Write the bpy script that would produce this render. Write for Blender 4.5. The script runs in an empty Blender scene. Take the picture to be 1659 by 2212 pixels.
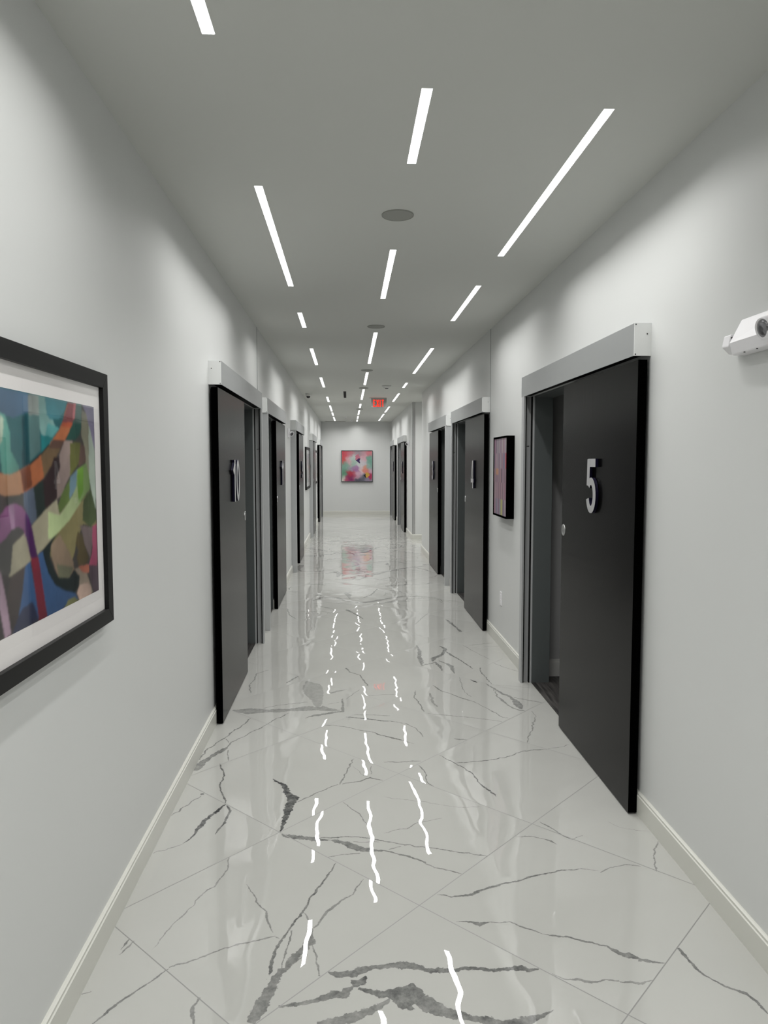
import bpy, bmesh, math, random
from mathutils import Vector, Matrix
C = bpy.context.scene.collection
SC = bpy.context.scene
# ------------------------------------------------------------------ camera
cam_d = bpy.data.cameras.new('camera')
cam = bpy.data.objects.new('camera', cam_d); C.objects.link(cam)
cam_d.sensor_fit = 'VERTICAL'; cam_d.sensor_height = 36.0; cam_d.lens = 36.0*1562.0/2212.0
R_, U_, F_ = Vector((0.998793,-0.049099,-0.001043)), Vector((0.004427,0.068854,0.997617)), Vector((0.048911,0.996418,-0.068988))
M_ = Matrix(((R_.x,U_.x,-F_.x,0),(R_.y,U_.y,-F_.y,0),(R_.z,U_.z,-F_.z,1.55),(0,0,0,1)))
cam.matrix_world = M_; cam_d.clip_start = .02; cam_d.clip_end = 200
SC.camera = cam
# ------------------------------------------------------------------ world, exposure
w = bpy.data.worlds.new('world'); SC.world = w; w.use_nodes = True
w.node_tree.nodes['Background'].inputs[0].default_value = (0.02,0.02,0.02,1)
SC.view_settings.view_transform = 'Standard'; SC.view_settings.look = 'None'
SC.view_settings.gamma = 1; SC.view_settings.use_curve_mapping = False
SC.view_settings.exposure = 0.0
LIGHT = 64.0           # radiance of the strip lamps
SPREAD = 142
XL, XR, H, YE, YB = -0.801, 1.277, 2.734, 21.5, -3.0
GY0, GY1 = 12.55, 14.41        # cross corridor on the right
SIDE_X = 3.6
WT = 0.12
# ------------------------------------------------------------------ helpers
def srgb(r,g,b,k=1.0):
    f = lambda c: (c/255/12.92 if c/255 <= .04045 else ((c/255+.055)/1.055)**2.4)
    return (min(f(r)*k,1),min(f(g)*k,1),min(f(b)*k,1),1)
def mat(name, col=(.5,.5,.5), rough=.5, metal=0, spec=.5, emit=None, es=0, coat=0):
    m = bpy.data.materials.new(name); m.use_nodes = True
    b = m.node_tree.nodes['Principled BSDF']
    b.inputs['Base Color'].default_value = (*col[:3],1); b.inputs['Roughness'].default_value = rough
    b.inputs['Metallic'].default_value = metal; b.inputs['Specular IOR Level'].default_value = spec
    b.inputs['Coat Weight'].default_value = coat
    if emit: b.inputs['Emission Color'].default_value = (*emit[:3],1); b.inputs['Emission Strength'].default_value = es
    return m
def N(m, t, **k):
    n = m.node_tree.nodes.new(t)
    for a, v in k.items(): setattr(n, a, v)
    return n
def Lk(m, a, b): m.node_tree.links.new(a, b)
def math_n(m, op, a, b=None, c=None, clamp=False):
    n = N(m, 'ShaderNodeMath', operation=op, use_clamp=clamp)
    for i, x in enumerate((a,b,c)):
        if x is None: continue
        if hasattr(x, 'is_output'): Lk(m, x, n.inputs[i])
        else: n.inputs[i].default_value = x
    return n.outputs[0]
def noise_rough(m, scale, lo, hi, stretch=(1,1,1), bump=0, colvar=0):
    """subtle procedural variation of roughness / colour / bump"""
    b = m.node_tree.nodes['Principled BSDF']
    tc = N(m,'ShaderNodeTexCoord'); mp = N(m,'ShaderNodeMapping'); mp.inputs['Scale'].default_value = stretch
    Lk(m, tc.outputs['Object'], mp.inputs[0])
    nz = N(m,'ShaderNodeTexNoise'); nz.inputs['Scale'].default_value = scale; nz.inputs['Detail'].default_value = 4
    Lk(m, mp.outputs[0], nz.inputs['Vector'])
    mr = N(m,'ShaderNodeMapRange'); mr.inputs[3].default_value = lo; mr.inputs[4].default_value = hi
    Lk(m, nz.outputs['Fac'], mr.inputs[0]); Lk(m, mr.outputs[0], b.inputs['Roughness'])
    if bump:
        bp = N(m,'ShaderNodeBump'); bp.inputs['Strength'].default_value = 1; bp.inputs['Distance'].default_value = bump
        Lk(m, nz.outputs['Fac'], bp.inputs['Height']); Lk(m, bp.outputs[0], b.inputs['Normal'])
    if colvar:
        c0 = tuple(b.inputs['Base Color'].default_value)[:3]
        mx = N(m,'ShaderNodeMix', data_type='RGBA'); Lk(m, nz.outputs['Fac'], mx.inputs[0])
        mx.inputs[6].default_value = (*[c*(1-colvar) for c in c0],1); mx.inputs[7].default_value = (*[c*(1+colvar) for c in c0],1)
        Lk(m, mx.outputs[2], b.inputs['Base Color'])
    return m
def box(bm, x0,x1,y0,y1,z0,z1, mi=0):
    v = [bm.verts.new((x,y,z)) for x in (x0,x1) for y in (y0,y1) for z in (z0,z1)]
    for f in ((0,1,3,2),(4,6,7,5),(0,4,5,1),(2,3,7,6),(0,2,6,4),(1,5,7,3)):
        fc = bm.faces.new([v[i] for i in f]); fc.material_index = mi
def prism_y(bm, prof, y0, y1, mi=0, rev=False):
    """profile of (x,z) points swept along y"""
    a = [bm.verts.new((x,y0,z)) for x,z in prof]; b = [bm.verts.new((x,y1,z)) for x,z in prof]
    n = len(prof)
    for i in range(n):
        bm.faces.new((a[i],a[(i+1)%n],b[(i+1)%n],b[i])).material_index = mi
    bm.faces.new(a[::-1]).material_index = mi; bm.faces.new(b).material_index = mi
def prism_z(bm, prof, z0, z1, mi=0):
    a = [bm.verts.new((x,y,z0)) for x,y in prof]; b = [bm.verts.new((x,y,z1)) for x,y in prof]
    n = len(prof)
    for i in range(n): bm.faces.new((a[i],a[(i+1)%n],b[(i+1)%n],b[i])).material_index = mi
    bm.faces.new(a[::-1]).material_index = mi; bm.faces.new(b).material_index = mi
def lathe(bm, prof, origin, axis='z', n=32, mi=0):
    """prof: (radius, height) list; axis direction z / -z / x / -x / y"""
    o = Vector(origin)
    ax = {'z':Vector((0,0,1)),'-z':Vector((0,0,-1)),'x':Vector((1,0,0)),'-x':Vector((-1,0,0)),'-y':Vector((0,-1,0)),'y':Vector((0,1,0))}[axis] if isinstance(axis,str) else Vector(axis).normalized()
    u = ax.orthogonal().normalized(); v = ax.cross(u)
    rings = []
    for r, h in prof:
        rings.append([bm.verts.new(o+ax*h+(u*math.cos(2*math.pi*i/n)+v*math.sin(2*math.pi*i/n))*max(r,1e-5)) for i in range(n)])
    for a, b in zip(rings, rings[1:]):
        for i in range(n):
            f = bm.faces.new((a[i],a[(i+1)%n],b[(i+1)%n],b[i])); f.material_index = mi; f.smooth = True
    bm.faces.new(rings[0][::-1]).material_index = mi; bm.faces.new(rings[-1]).material_index = mi
def obj(name, bm, mats, parent=None, loc=None, bevel=0, fix=True):
    if fix: bmesh.ops.recalc_face_normals(bm, faces=bm.faces)
    me = bpy.data.meshes.new(name)
    if loc is not None and parent is None:
        bmesh.ops.translate(bm, verts=bm.verts, vec=-Vector(loc))
    elif parent is not None:
        off = parent.matrix_basis.translation if parent.parent is None else parent.parent.matrix_basis.translation + parent.matrix_basis.translation
        if loc is not None: bmesh.ops.translate(bm, verts=bm.verts, vec=-Vector(loc))
        else: bmesh.ops.translate(bm, verts=bm.verts, vec=-off)
    bm.to_mesh(me); bm.free()
    for m in (mats if isinstance(mats,(list,tuple)) else [mats]): me.materials.append(m)
    o = bpy.data.objects.new(name, me); C.objects.link(o)
    if parent is not None:
        o.parent = parent
        if loc is not None: o.location = Vector(loc)-off
    elif loc is not None: o.location = loc
    if bevel:
        md = o.modifiers.new('bevel','BEVEL'); md.width = bevel; md.segments = 2; md.limit_method = 'ANGLE'; md.angle_limit = math.radians(40)
    return o
def tag(o, label=None, cat=None, group=None, kind=None):
    if label: o['label'] = label
    if cat: o['category'] = cat
    if group: o['group'] = group
    if kind: o['kind'] = kind
    return o
def thing(name, loc, **k):
    o = bpy.data.objects.new(name, None); C.objects.link(o); o.location = loc; o.empty_display_size = .1
    return tag(o, **k)
def ribbon2d(pts, t, closed=False):
    """centre line -> outline quads (list of 4-point polygons) in 2d"""
    P = [Vector(p) for p in pts]; n = len(P); L, R = [], []
    for i in range(n):
        a = P[(i-1)%n] if (closed or i) else P[i]; b = P[(i+1)%n] if (closed or i < n-1) else P[i]
        d1 = (P[i]-a).normalized() if (P[i]-a).length > 1e-9 else (b-P[i]).normalized()
        d2 = (b-P[i]).normalized() if (b-P[i]).length > 1e-9 else d1
        n1 = Vector((-d1.y,d1.x)); n2 = Vector((-d2.y,d2.x)); m = (n1+n2)
        m = m.normalized() if m.length > 1e-6 else n1
        k = min(1/max(m.dot(n1),.35), 2.2)
        tt = t if not isinstance(t,(list,tuple)) else t[i]
        L.append(P[i]+m*tt/2*k); R.append(P[i]-m*tt/2*k)
    return L, R
VEINS=[[70,-56,2710,5,-64,2678,6,-97,2594,9,-119,2546,10,-144,2487,9,-150,2446,8,-164,2407,9,-195,2339,10,-207,2303,11,-229,2246,13,-240,2207,14,-245,2170,12,-246,2128,13,-238,2097,16,-229,2082,14],[60,-127,2317,8,-133,2282,20,-130,2247,36,-155,2203,26,-185,2161,25,-207,2126,22,-222,2096,24,-228,2067,34,-242,2025,44,-259,1971,50,-271,1932,46,-277,1916,40],[50,49,2594,6,20,2536,6,11,2500,6,-22,2474,7,-51,2441,9,-81,2403,11,-101,2359,9,-123,2317,10],[50,-159,2401,10,-141,2355,10,-127,2323,10],[60,-194,2309,7,-197,2267,7,-204,2222,7,-208,2178,7,-211,2131,7],[70,-211,2128,7,-235,2119,7,-249,2092,7,-250,2058,7,-246,2044,7],[55,-381,2582,5,-352,2526,6,-333,2476,6,-312,2441,8,-289,2417,7,-282,2368,9,-268,2330,8,-255,2300,5],[50,-379,2248,4,-335,2257,6,-310,2267,7,-285,2278,6,-255,2285,9,-231,2269,7],[50,-123,2232,7,-114,2201,9,-106,2157,6,-97,2115,8,-94,2090,10],[62,-284,2936,10,-239,2913,36,-189,2901,32,-141,2889,26,-78,2883,20,-34,2858,24,4,2829,32,55,2799,36,97,2791,22,135,2787,12,180,2765,9,221,2744,11,269,2714,12,293,2692,15],[55,-122,2902,9,-78,2895,9,-25,2904,9,33,2899,9,81,2885,9,133,2861,9,185,2840,9,222,2823,9,259,2814,9,305,2803,9],[50,-63,2876,5,4,2865,5,71,2855,5,138,2854,5],[50,-89,2751,7,-52,2760,7,4,2770,7,55,2782,7],[50,135,2785,7,164,2799,7,222,2820,7],[85,-376,3471,8,-319,3404,22,-289,3305,30,-259,3257,48,-274,3190,46,-278,3104,30,-286,3033,18,-294,2955,8],[66,-68,2106,12,-41,2094,30,-13,2096,35,12,2097,40,33,2111,30,66,2120,25,102,2121,22,153,2126,28,196,2118,30,230,2104,30],[70,225,2103,26,269,2095,24,309,2094,14,350,2103,12,394,2098,16,433,2088,18,474,2092,14,520,2096,20,544,2086,18,576,2087,10],[75,24,2094,40,26,2074,60,20,2054,45,8,2040,20],[62,-206,1973,12,-167,1977,18,-127,1984,18,-94,1994,20,-64,2006,26,-40,2014,34,-20,2013,32,-6,2032,20,8,2043,15],[68,23,2035,12,56,2019,20,93,2005,36,130,2001,75,164,1995,90,196,1975,95,215,1965,95],[62,200,1982,70,226,1955,56,257,1932,44,296,1919,34,334,1904,28,381,1891,30,428,1880,30,476,1881,35,508,1892,26,540,1904,14,575,1921,5],[55,-94,1906,15,-52,1909,26,-9,1917,32,33,1934,30,74,1954,28,102,1975,18,113,1988,10],[62,357,2328,6,391,2326,10,433,2309,18,469,2321,6,503,2315,5,538,2317,6,571,2290,7,601,2272,6,633,2248,3,678,2235,8,710,2231,10,747,2210,8,781,2199,8,822,2181,8,847,2147,18,878,2130,22,900,2118,20],[60,850,2148,20,898,2114,14,937,2101,11,974,2094,7],[50,610,2065,6,642,2039,8,678,2038,9,717,2024,12,764,2032,6,801,2024,8,833,2016,9,858,2014,7],[50,803,2019,7,866,2010,11,880,2018,6,906,2022,5],[70,1045,2160,18,1054,2100,13,1067,2038,8,1101,1993,8,1121,1978,12,1151,1957,10,1167,1925,14,1172,1876,8],[70,311,2483,5,359,2467,6,418,2473,12,492,2509,14,567,2541,8,641,2560,10,718,2589,9,796,2613,8,879,2620,5,947,2598,3],[50,945,2590,6,996,2622,6,1057,2640,6,1115,2625,6],[60,686,2866,5,754,2866,7,796,2842,7,821,2828,12,839,2798,4],[60,817,2985,7,858,2924,7,881,2869,7,910,2831,7],[60,910,2831,5,967,2861,5],[50,1259,2800,7,1217,2740,7,1190,2674,7,1160,2587,7],[40,1114,2970,4,1146,2919,4,1197,2897,4,1260,2880,4],[60,138,2857,7,221,2826,7,285,2809,7,358,2788,7,446,2754,7,538,2724,7],[50,134,2778,7,215,2744,7,275,2704,7,323,2656,7,374,2635,7,423,2609,7],[40,157,3258,4,231,3226,4,324,3199,4,385,3173,4,465,3140,4,527,3130,4,595,3134,4],[45,141,2922,6,181,2943,6,241,2955,6,295,3008,6,347,3020,6,399,3037,6],[65,545,3609,6,681,3628,8,810,3660,9,853,3688,8,929,3745,9,1046,3761,10],[50,1046,3761,5,1143,3788,5,1206,3827,5],[75,475,3716,5,545,3606,9,583,3542,7,615,3459,9,628,3367,7,658,3292,14,677,3224,5],[60,352,3596,7,378,3498,7,375,3393,7,401,3349,7],[60,176,3640,8,272,3638,8,369,3644,8],[70,-668,3663,9,-621,3523,9,-626,3420,9,-607,3345,9,-566,3227,9],[85,-564,3216,12,-600,3131,16,-629,3070,20,-645,3002,18,-646,2963,10,-681,2882,6],[70,-557,3204,10,-532,3149,12,-539,3066,11,-562,2950,7],[50,-680,2879,6,-724,2849,6,-783,2814,6],[60,-690,3314,7,-743,3203,7,-784,3119,7],[70,-698,3321,22,-682,3325,22],[45,-475,2768,8,-469,2679,8,-490,2596,8,-528,2533,9,-547,2466,6,-595,2366,6,-616,2296,5,-633,2235,3],[50,-558,2152,7,-480,2184,7,-409,2229,7,-368,2247,7,-297,2266,7,-246,2283,7],[65,-714,1935,8,-677,1997,11,-639,2044,7,-614,2076,9,-573,2127,8,-557,2147,5],[60,-437,2020,12,-449,1985,12,-446,1955,14,-434,1921,10],[60,-729,2218,8,-726,2268,9,-720,2296,7],[50,-729,2218,6,-714,2250,10,-701,2283,6],[60,-787,2052,7,-760,2060,7],[60,-240,3222,8,-175,3287,8,-123,3332,7,-58,3391,7,54,3423,8,100,3459,14,161,3425,6],[50,-47,3390,9,-14,3546,9,22,3692,9],[40,110,3595,8,107,3499,8],[40,16,3605,4,67,3487,4,100,3459,4],[50,-32,3211,6,8,3143,6,48,3077,6,76,2984,6],[60,-598,4325,8,-637,4187,10,-682,4091,9,-687,4049,9,-738,3939,9,-773,3844,10,-784,3752,12,-781,3663,12],[55,-377,4399,8,-438,4316,9,-479,4236,8,-516,4159,10,-561,4106,8,-611,4013,8,-659,3925,9,-667,3876,12],[60,-667,3876,34,-700,3812,28,-733,3749,24,-759,3697,34,-766,3663,46,-779,3587,36],[50,-696,4007,8,-659,3925,8],[50,-663,3857,7,-644,3763,7,-630,3699,7],[42,-731,4475,20,-632,4450,90,-503,4448,60,-382,4457,50,-287,4478,70,-192,4491,110,-120,4448,60,-50,4424,40],[30,-303,5052,30,-264,4969,100,-250,4875,120,-235,4769,130,-211,4640,80,-201,4504,40],[50,-269,4307,8,-212,4353,24,-153,4375,26,-102,4397,24,-41,4414,20,-43,4659,10],[55,-543,4496,8,-469,4545,8,-391,4573,8,-268,4601,8],[80,-24,4314,8,69,4290,12,128,4268,15,186,4241,12,268,4220,8,317,4202,5,363,4147,4],[60,19,4353,7,105,4349,7,249,4324,7],[70,-159,4185,9,-97,4182,6,-23,4151,6,58,4096,7,130,4064,7,176,4010,11,222,3981,13,252,3958,18,296,3925,6,355,3878,5],[55,-28,5368,16,4,5257,9,75,5183,11,102,5047,13,133,4917,10],[55,-437,5010,16,-406,5107,16,-371,5179,16],[40,-128,4778,30,-73,4820,22,-16,4847,10],[40,114,4708,7,207,4723,7,301,4727,7],[40,-141,4554,7,-34,4603,7],[40,-25,4644,7,21,4741,7,70,4843,7],[50,-697,4992,9,-675,5121,9,-682,5258,9,-600,5343,9],[50,-697,4992,9,-663,4806,9],[55,570,6013,12,576,5813,30,558,5628,40,561,5418,28,621,5449,16,663,5481,20,688,5378,25,695,5248,10],[60,760,5982,15,798,5880,32,750,5709,30,668,5604,42,648,5516,20],[65,792,5802,12,831,5650,20,877,5504,11,905,5383,13,930,5300,10],[50,698,5531,15,753,5442,22,772,5374,36,772,5182,10],[50,965,5992,6,1010,5829,6,1050,5712,6,1107,5545,6],[50,1016,5989,9,1230,6061,9],[40,1133,5942,7,1292,5954,7],[50,1109,5457,7,1154,5354,7,1210,5269,7,1255,5203,7],[55,986,5329,9,970,5171,9,983,5050,9,993,4920,9],[80,864,5027,14,899,4953,14],[60,957,4935,8,993,4796,22,1019,4716,22,1065,4625,20,1077,4538,44,1079,4444,50,1079,4398,20],[60,985,4797,6,978,4642,12,995,4567,20,1014,4470,12,1045,4400,15,1097,4357,10],[55,1071,4637,9,1157,4570,9,1245,4506,9],[50,794,5089,6,780,4889,6,776,4755,6,808,4651,6],[60,578,4913,8,622,4789,10,679,4721,8,739,4629,12,807,4552,5,864,4432,5,890,4363,10,930,4263,7,970,4240,6],[55,451,4798,10,427,4671,10,453,4523,10,463,4385,10],[35,541,4741,16,537,4566,16,558,4471,16],[55,482,4351,7,599,4313,7,714,4275,7,812,4238,7,910,4187,7],[45,1133,4362,6,1138,4263,5,1089,4161,12,1064,4063,9,1011,3953,10,979,3855,6],[50,585,3938,12,655,3916,12],[55,290,4213,7,332,4191,7,389,4098,7,416,3974,7],[60,954,6999,20,980,6834,30,1008,6626,20,1019,6478,36],[50,805,7297,9,701,7012,9,632,6800,9],[50,563,8187,10,767,8102,10,997,8149,10],[50,548,7968,8,827,8010,8],[50,935,7425,9,1278,7394,9],[40,990,4906,5,1143,4856,5,1254,4823,5],[40,-330,9996,20,-178,10193,60,-129,9985,90,-155,9693,40],[45,348,9859,60,499,10103,50,794,10463,30,1217,10726,20],[45,-405,8051,20,-311,8213,60,-133,8203,60,-55,8032,22,118,7893,50,243,7950,80,452,8137,50,640,8264,36,1019,8174,10],[55,-29,7538,40,63,7308,26,138,7067,12],[40,-45,8517,50,-5,8370,60,8,8128,20],[55,161,8187,16,255,8356,24,350,8761,16],[50,-656,7630,18,-605,7290,14,-524,7102,10],[45,-712,10894,90,-731,10438,60,-669,10221,30,-164,10299,16],[60,-303,12057,16,-159,12503,16,-43,12656,16],[60,-316,12591,16,-214,12351,16]]
PAINT=[[[30,98,104],[1.6221,1.7263],[1.6846,1.72],[2.1904,1.7221],[2.1848,1.7216],[2.0899,1.6712],[2.0125,1.629],[1.9137,1.5803],[1.8288,1.5481],[1.7704,1.5316],[1.7195,1.5209],[1.6696,1.5296],[1.6074,1.5379]],[[65,98,128],[1.6368,1.7189],[1.6846,1.72],[1.8307,1.7198],[1.827,1.6728],[1.7476,1.6544],[1.6798,1.6596],[1.6327,1.6656]],[[85,155,140],[1.6801,1.6627],[1.7063,1.6582],[1.7271,1.6177],[1.7274,1.5774],[1.7674,1.5399],[1.7665,1.5283],[1.7195,1.5209],[1.6824,1.5247],[1.6739,1.5844]],[[180,198,175],[1.6798,1.6596],[1.6988,1.6482],[1.6932,1.6195],[1.6884,1.6005],[1.6742,1.5875]],[[8,72,82],[1.792,1.6637],[1.8265,1.6659],[1.8249,1.5481],[1.7857,1.5365]],[[85,125,125],[1.8307,1.7189],[1.8909,1.7184],[1.8924,1.58],[1.8293,1.5533]],[[135,145,140],[1.8307,1.7189],[1.8909,1.7184],[1.8912,1.6701],[1.8284,1.6661]],[[120,165,160],[1.8909,1.7184],[1.929,1.7183],[1.9383,1.6713],[1.9735,1.6644],[1.9905,1.6468],[1.9696,1.6163],[1.8999,1.621],[1.8889,1.6418]],[[60,130,142],[1.929,1.7183],[2.0734,1.7185],[2.0617,1.6964],[2.0156,1.6668],[1.9554,1.6633],[1.9385,1.6731]],[[85,165,165],[1.9411,1.6516],[1.9905,1.6468],[2.0184,1.6425],[1.9696,1.6163],[1.9207,1.6146]],[[0,120,125],[1.8999,1.621],[1.9696,1.6163],[2.0078,1.6289],[1.9409,1.5935],[1.8963,1.5765]],[[15,78,68],[2.1355,1.7197],[2.1874,1.7198],[2.18,1.6622],[2.1758,1.6457],[2.1605,1.6268],[2.1269,1.6126],[2.0597,1.6107],[2.1097,1.6605]],[[78,104,98],[2.1355,1.7197],[2.1874,1.7198],[2.18,1.6622],[2.1151,1.6628]],[[178,98,55],[2.0836,1.7194],[2.1409,1.7201],[2.1151,1.6628],[2.0872,1.6379],[2.0497,1.6094],[2.0083,1.5762],[1.9545,1.5406],[1.8994,1.5087],[1.8482,1.4907],[1.7847,1.476],[1.733,1.47],[1.6851,1.4739],[1.6658,1.4811],[1.6191,1.4922],[1.6227,1.5378],[1.6694,1.5264],[1.7195,1.5209],[1.7704,1.5316],[1.8286,1.5447],[1.8959,1.5712],[1.9409,1.5935],[2.0131,1.6366],[2.0391,1.6606]],[[135,68,72],[2.0836,1.7194],[2.1409,1.7201],[2.1151,1.6628],[2.0391,1.6606],[2.0717,1.6972]],[[190,105,110],[2.125,1.7198],[2.1436,1.7199],[2.1291,1.6735],[2.1133,1.6726]],[[185,80,45],[2.0391,1.6606],[2.1151,1.6628],[2.0983,1.6481],[2.0236,1.6484]],[[112,88,58],[1.8959,1.5712],[1.9409,1.5935],[1.9736,1.609],[2.0497,1.6094],[2.0083,1.5762],[1.9545,1.5406],[1.9082,1.5121],[1.895,1.5605]],[[92,62,50],[1.9691,1.6089],[2.0497,1.6094],[2.0186,1.5858],[1.9403,1.5862]],[[178,128,92],[1.6693,1.5249],[1.7195,1.5209],[1.774,1.5299],[1.7847,1.476],[1.733,1.47],[1.6851,1.4739],[1.6657,1.4795]],[[118,60,36],[1.774,1.5299],[1.8284,1.543],[1.8363,1.4928],[1.7887,1.4792]],[[22,26,28],[1.829,1.5498],[1.8962,1.5747],[1.9504,1.601],[1.9408,1.5917],[1.8957,1.5694],[1.8284,1.543]],[[118,112,140],[2.1903,1.72],[2.2902,1.7214],[2.2888,1.6443],[2.288,1.5819],[2.2478,1.6468],[2.217,1.6994]],[[128,126,105],[2.1891,1.7056],[2.2225,1.6956],[2.2429,1.6592],[2.2274,1.4697],[2.1923,1.4668],[2.2051,1.5538],[2.1979,1.6055],[2.177,1.6254]],[[165,180,165],[2.2403,1.6632],[2.2538,1.6471],[2.288,1.5819],[2.284,1.3807],[2.2452,1.469],[2.2309,1.5117]],[[148,128,122],[2.0497,1.6094],[2.1109,1.6112],[2.0823,1.5144],[2.0132,1.4586],[1.984,1.4505],[1.9693,1.4978],[2.0097,1.5346],[2.0127,1.5724]],[[105,108,48],[2.0896,1.6047],[2.1701,1.6088],[2.1656,1.5537],[2.1091,1.5239],[2.082,1.5105]],[[95,70,62],[2.1697,1.6048],[2.2031,1.5994],[2.2107,1.5517],[2.1476,1.5355]],[[42,22,26],[1.9745,1.5628],[2.012,1.563],[2.0145,1.5346],[1.9888,1.5104],[1.9891,1.4559],[1.9099,1.4254],[1.8987,1.4998],[1.9544,1.5387]],[[24,42,38],[1.844,1.4891],[1.8992,1.5069],[1.9099,1.4254],[1.8579,1.4077]],[[85,98,118],[1.7847,1.476],[1.844,1.4891],[1.8579,1.4077],[1.8246,1.3948],[1.7859,1.4438]],[[62,62,58],[1.685,1.4723],[1.7845,1.4743],[1.7852,1.4354],[1.7319,1.4553],[1.6827,1.4438]],[[92,115,50],[2.0814,1.5026],[2.0709,1.4362],[2.0041,1.4058],[1.9818,1.4225],[2.0236,1.4676]],[[105,138,155],[2.0818,1.5085],[2.1362,1.5295],[2.132,1.4772],[2.0717,1.446]],[[120,150,85],[2.1362,1.5295],[2.2104,1.5476],[2.2309,1.5117],[2.2394,1.4713],[2.1674,1.439],[2.1164,1.4176],[2.1266,1.4774]],[[105,155,45],[2.1416,1.5295],[2.1867,1.5373],[2.1806,1.4631],[2.1395,1.4364]],[[165,158,132],[2.1325,1.4833],[2.1447,1.4321],[2.1672,1.437],[2.0669,1.3874],[1.9809,1.3528],[1.8849,1.3266],[1.7782,1.2988],[1.7044,1.285],[1.6696,1.2762],[1.6506,1.2873],[1.6567,1.3654],[1.7242,1.3576],[1.8244,1.393],[1.9056,1.4257],[1.984,1.4505],[1.9995,1.408],[2.0712,1.4401]],[[172,190,135],[2.1325,1.4833],[2.1447,1.4321],[2.1672,1.437],[2.0669,1.3874],[1.9809,1.3528],[1.9214,1.3497],[1.9271,1.4206],[2.0041,1.4058],[2.0712,1.4401]],[[138,128,82],[2.2452,1.469],[2.2827,1.4026],[2.2822,1.3591],[2.2419,1.354],[2.1729,1.3685],[2.1141,1.323],[2.1011,1.2943],[2.0838,1.2765],[1.9613,1.2835],[1.9268,1.3068],[1.9205,1.3388],[2.0669,1.3874],[2.1672,1.437]],[[72,88,50],[2.1786,1.4384],[2.2452,1.469],[2.2827,1.4026],[2.2831,1.3699],[2.2298,1.353],[2.1681,1.3792]],[[13,30,32],[1.8804,1.3236],[1.9483,1.3505],[1.9813,1.3584],[1.9379,1.3331],[1.9261,1.2977],[1.9591,1.2557],[1.9812,1.2389],[2.0538,1.2253],[2.0918,1.2453],[2.1328,1.2187],[2.1253,1.1933],[2.0916,1.1769],[2.0213,1.1955],[1.9564,1.2222],[1.9144,1.2625],[1.8915,1.3023]],[[142,120,98],[1.9379,1.3331],[1.9952,1.3551],[2.0598,1.2995],[2.0882,1.2659],[2.0918,1.2453],[2.0539,1.2263],[1.9812,1.2389],[1.9598,1.265],[1.9357,1.3056]],[[105,105,82],[1.9701,1.2767],[2.0871,1.252],[2.0539,1.2263],[1.9812,1.2389]],[[85,72,40],[2.1271,1.3501],[2.1646,1.3361],[2.1792,1.3055],[2.2104,1.2616],[2.186,1.2481],[2.1245,1.2507],[2.1157,1.2763],[2.1279,1.293],[2.1083,1.3176]],[[115,100,100],[2.1448,1.3668],[2.2477,1.3513],[2.2472,1.3084],[2.2222,1.2601],[2.1792,1.3055],[2.1648,1.3382]],[[172,72,105],[2.2479,1.3535],[2.2853,1.3589],[2.2809,1.2282],[2.2087,1.2407],[2.2416,1.2768]],[[140,126,110],[2.124,1.2446],[2.1895,1.2202],[2.2373,1.1503],[2.1669,1.1548],[2.1253,1.1933],[2.1328,1.2187],[2.0918,1.2453]],[[168,92,70],[2.1189,1.2494],[2.2089,1.2428],[2.2127,1.2167],[2.1612,1.2246]],[[80,64,75],[2.2086,1.2386],[2.2809,1.2282],[2.287,1.1479],[2.2433,1.1492],[2.2118,1.2062]],[[192,162,146],[2.1307,1.1924],[2.1929,1.1902],[2.221,1.1726],[2.2189,1.1472],[2.1271,1.1478],[2.1074,1.174]],[[48,84,132],[1.8548,1.3179],[1.8846,1.323],[1.8915,1.3023],[1.9144,1.2625],[1.9564,1.2222],[2.0213,1.1955],[2.0916,1.1769],[2.1168,1.1559],[2.0229,1.1542],[1.9979,1.1495],[1.9008,1.1474]],[[122,122,76],[2.0229,1.1542],[2.0388,1.1648],[2.0906,1.1649],[2.1216,1.1488],[2.0125,1.1485]],[[50,88,138],[1.7819,1.2982],[1.8098,1.3081],[1.8542,1.1539],[1.7816,1.1491],[1.7397,1.189],[1.7618,1.2352]],[[38,44,75],[1.7629,1.2011],[1.8174,1.204],[1.8498,1.1512],[1.7816,1.1491],[1.7006,1.148],[1.7241,1.1756]],[[58,56,54],[1.6567,1.3654],[1.691,1.3775],[1.7271,1.3951],[1.7633,1.3951],[1.781,1.3816],[1.7249,1.3674],[1.7052,1.2947],[1.6694,1.2746],[1.6518,1.3029]],[[62,50,48],[1.7044,1.285],[1.778,1.2971],[1.7618,1.2352],[1.7354,1.1815],[1.701,1.1528],[1.6797,1.2341]],[[45,38,38],[1.6518,1.3029],[1.7044,1.285],[1.6797,1.2341],[1.6973,1.1504],[1.6398,1.15]],[[130,76,122],[1.6616,1.4279],[1.6967,1.4493],[1.7389,1.4541],[1.7783,1.4426],[1.8106,1.4166],[1.8246,1.3948],[1.8143,1.3646],[1.7877,1.3708],[1.7778,1.3887],[1.7525,1.3977],[1.72,1.3941],[1.691,1.3775],[1.6569,1.3669]],[[155,115,150],[1.707,1.4503],[1.7354,1.4543],[1.7342,1.3944],[1.7164,1.3928]],[[75,20,92],[1.7925,1.4316],[1.8106,1.4166],[1.8246,1.3948],[1.8543,1.3108],[1.8142,1.3144],[1.7881,1.3758]],[[122,28,48],[1.8142,1.3144],[1.8584,1.3103],[1.9008,1.1474],[1.8496,1.1477],[1.8349,1.2218]],[[160,132,150],[1.6527,1.3138],[1.661,1.2935],[1.6797,1.2341],[1.6973,1.1504],[1.6663,1.1498],[1.6457,1.2248]]]  # near print's colour patches, with the glass reflection painted into their tones
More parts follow.
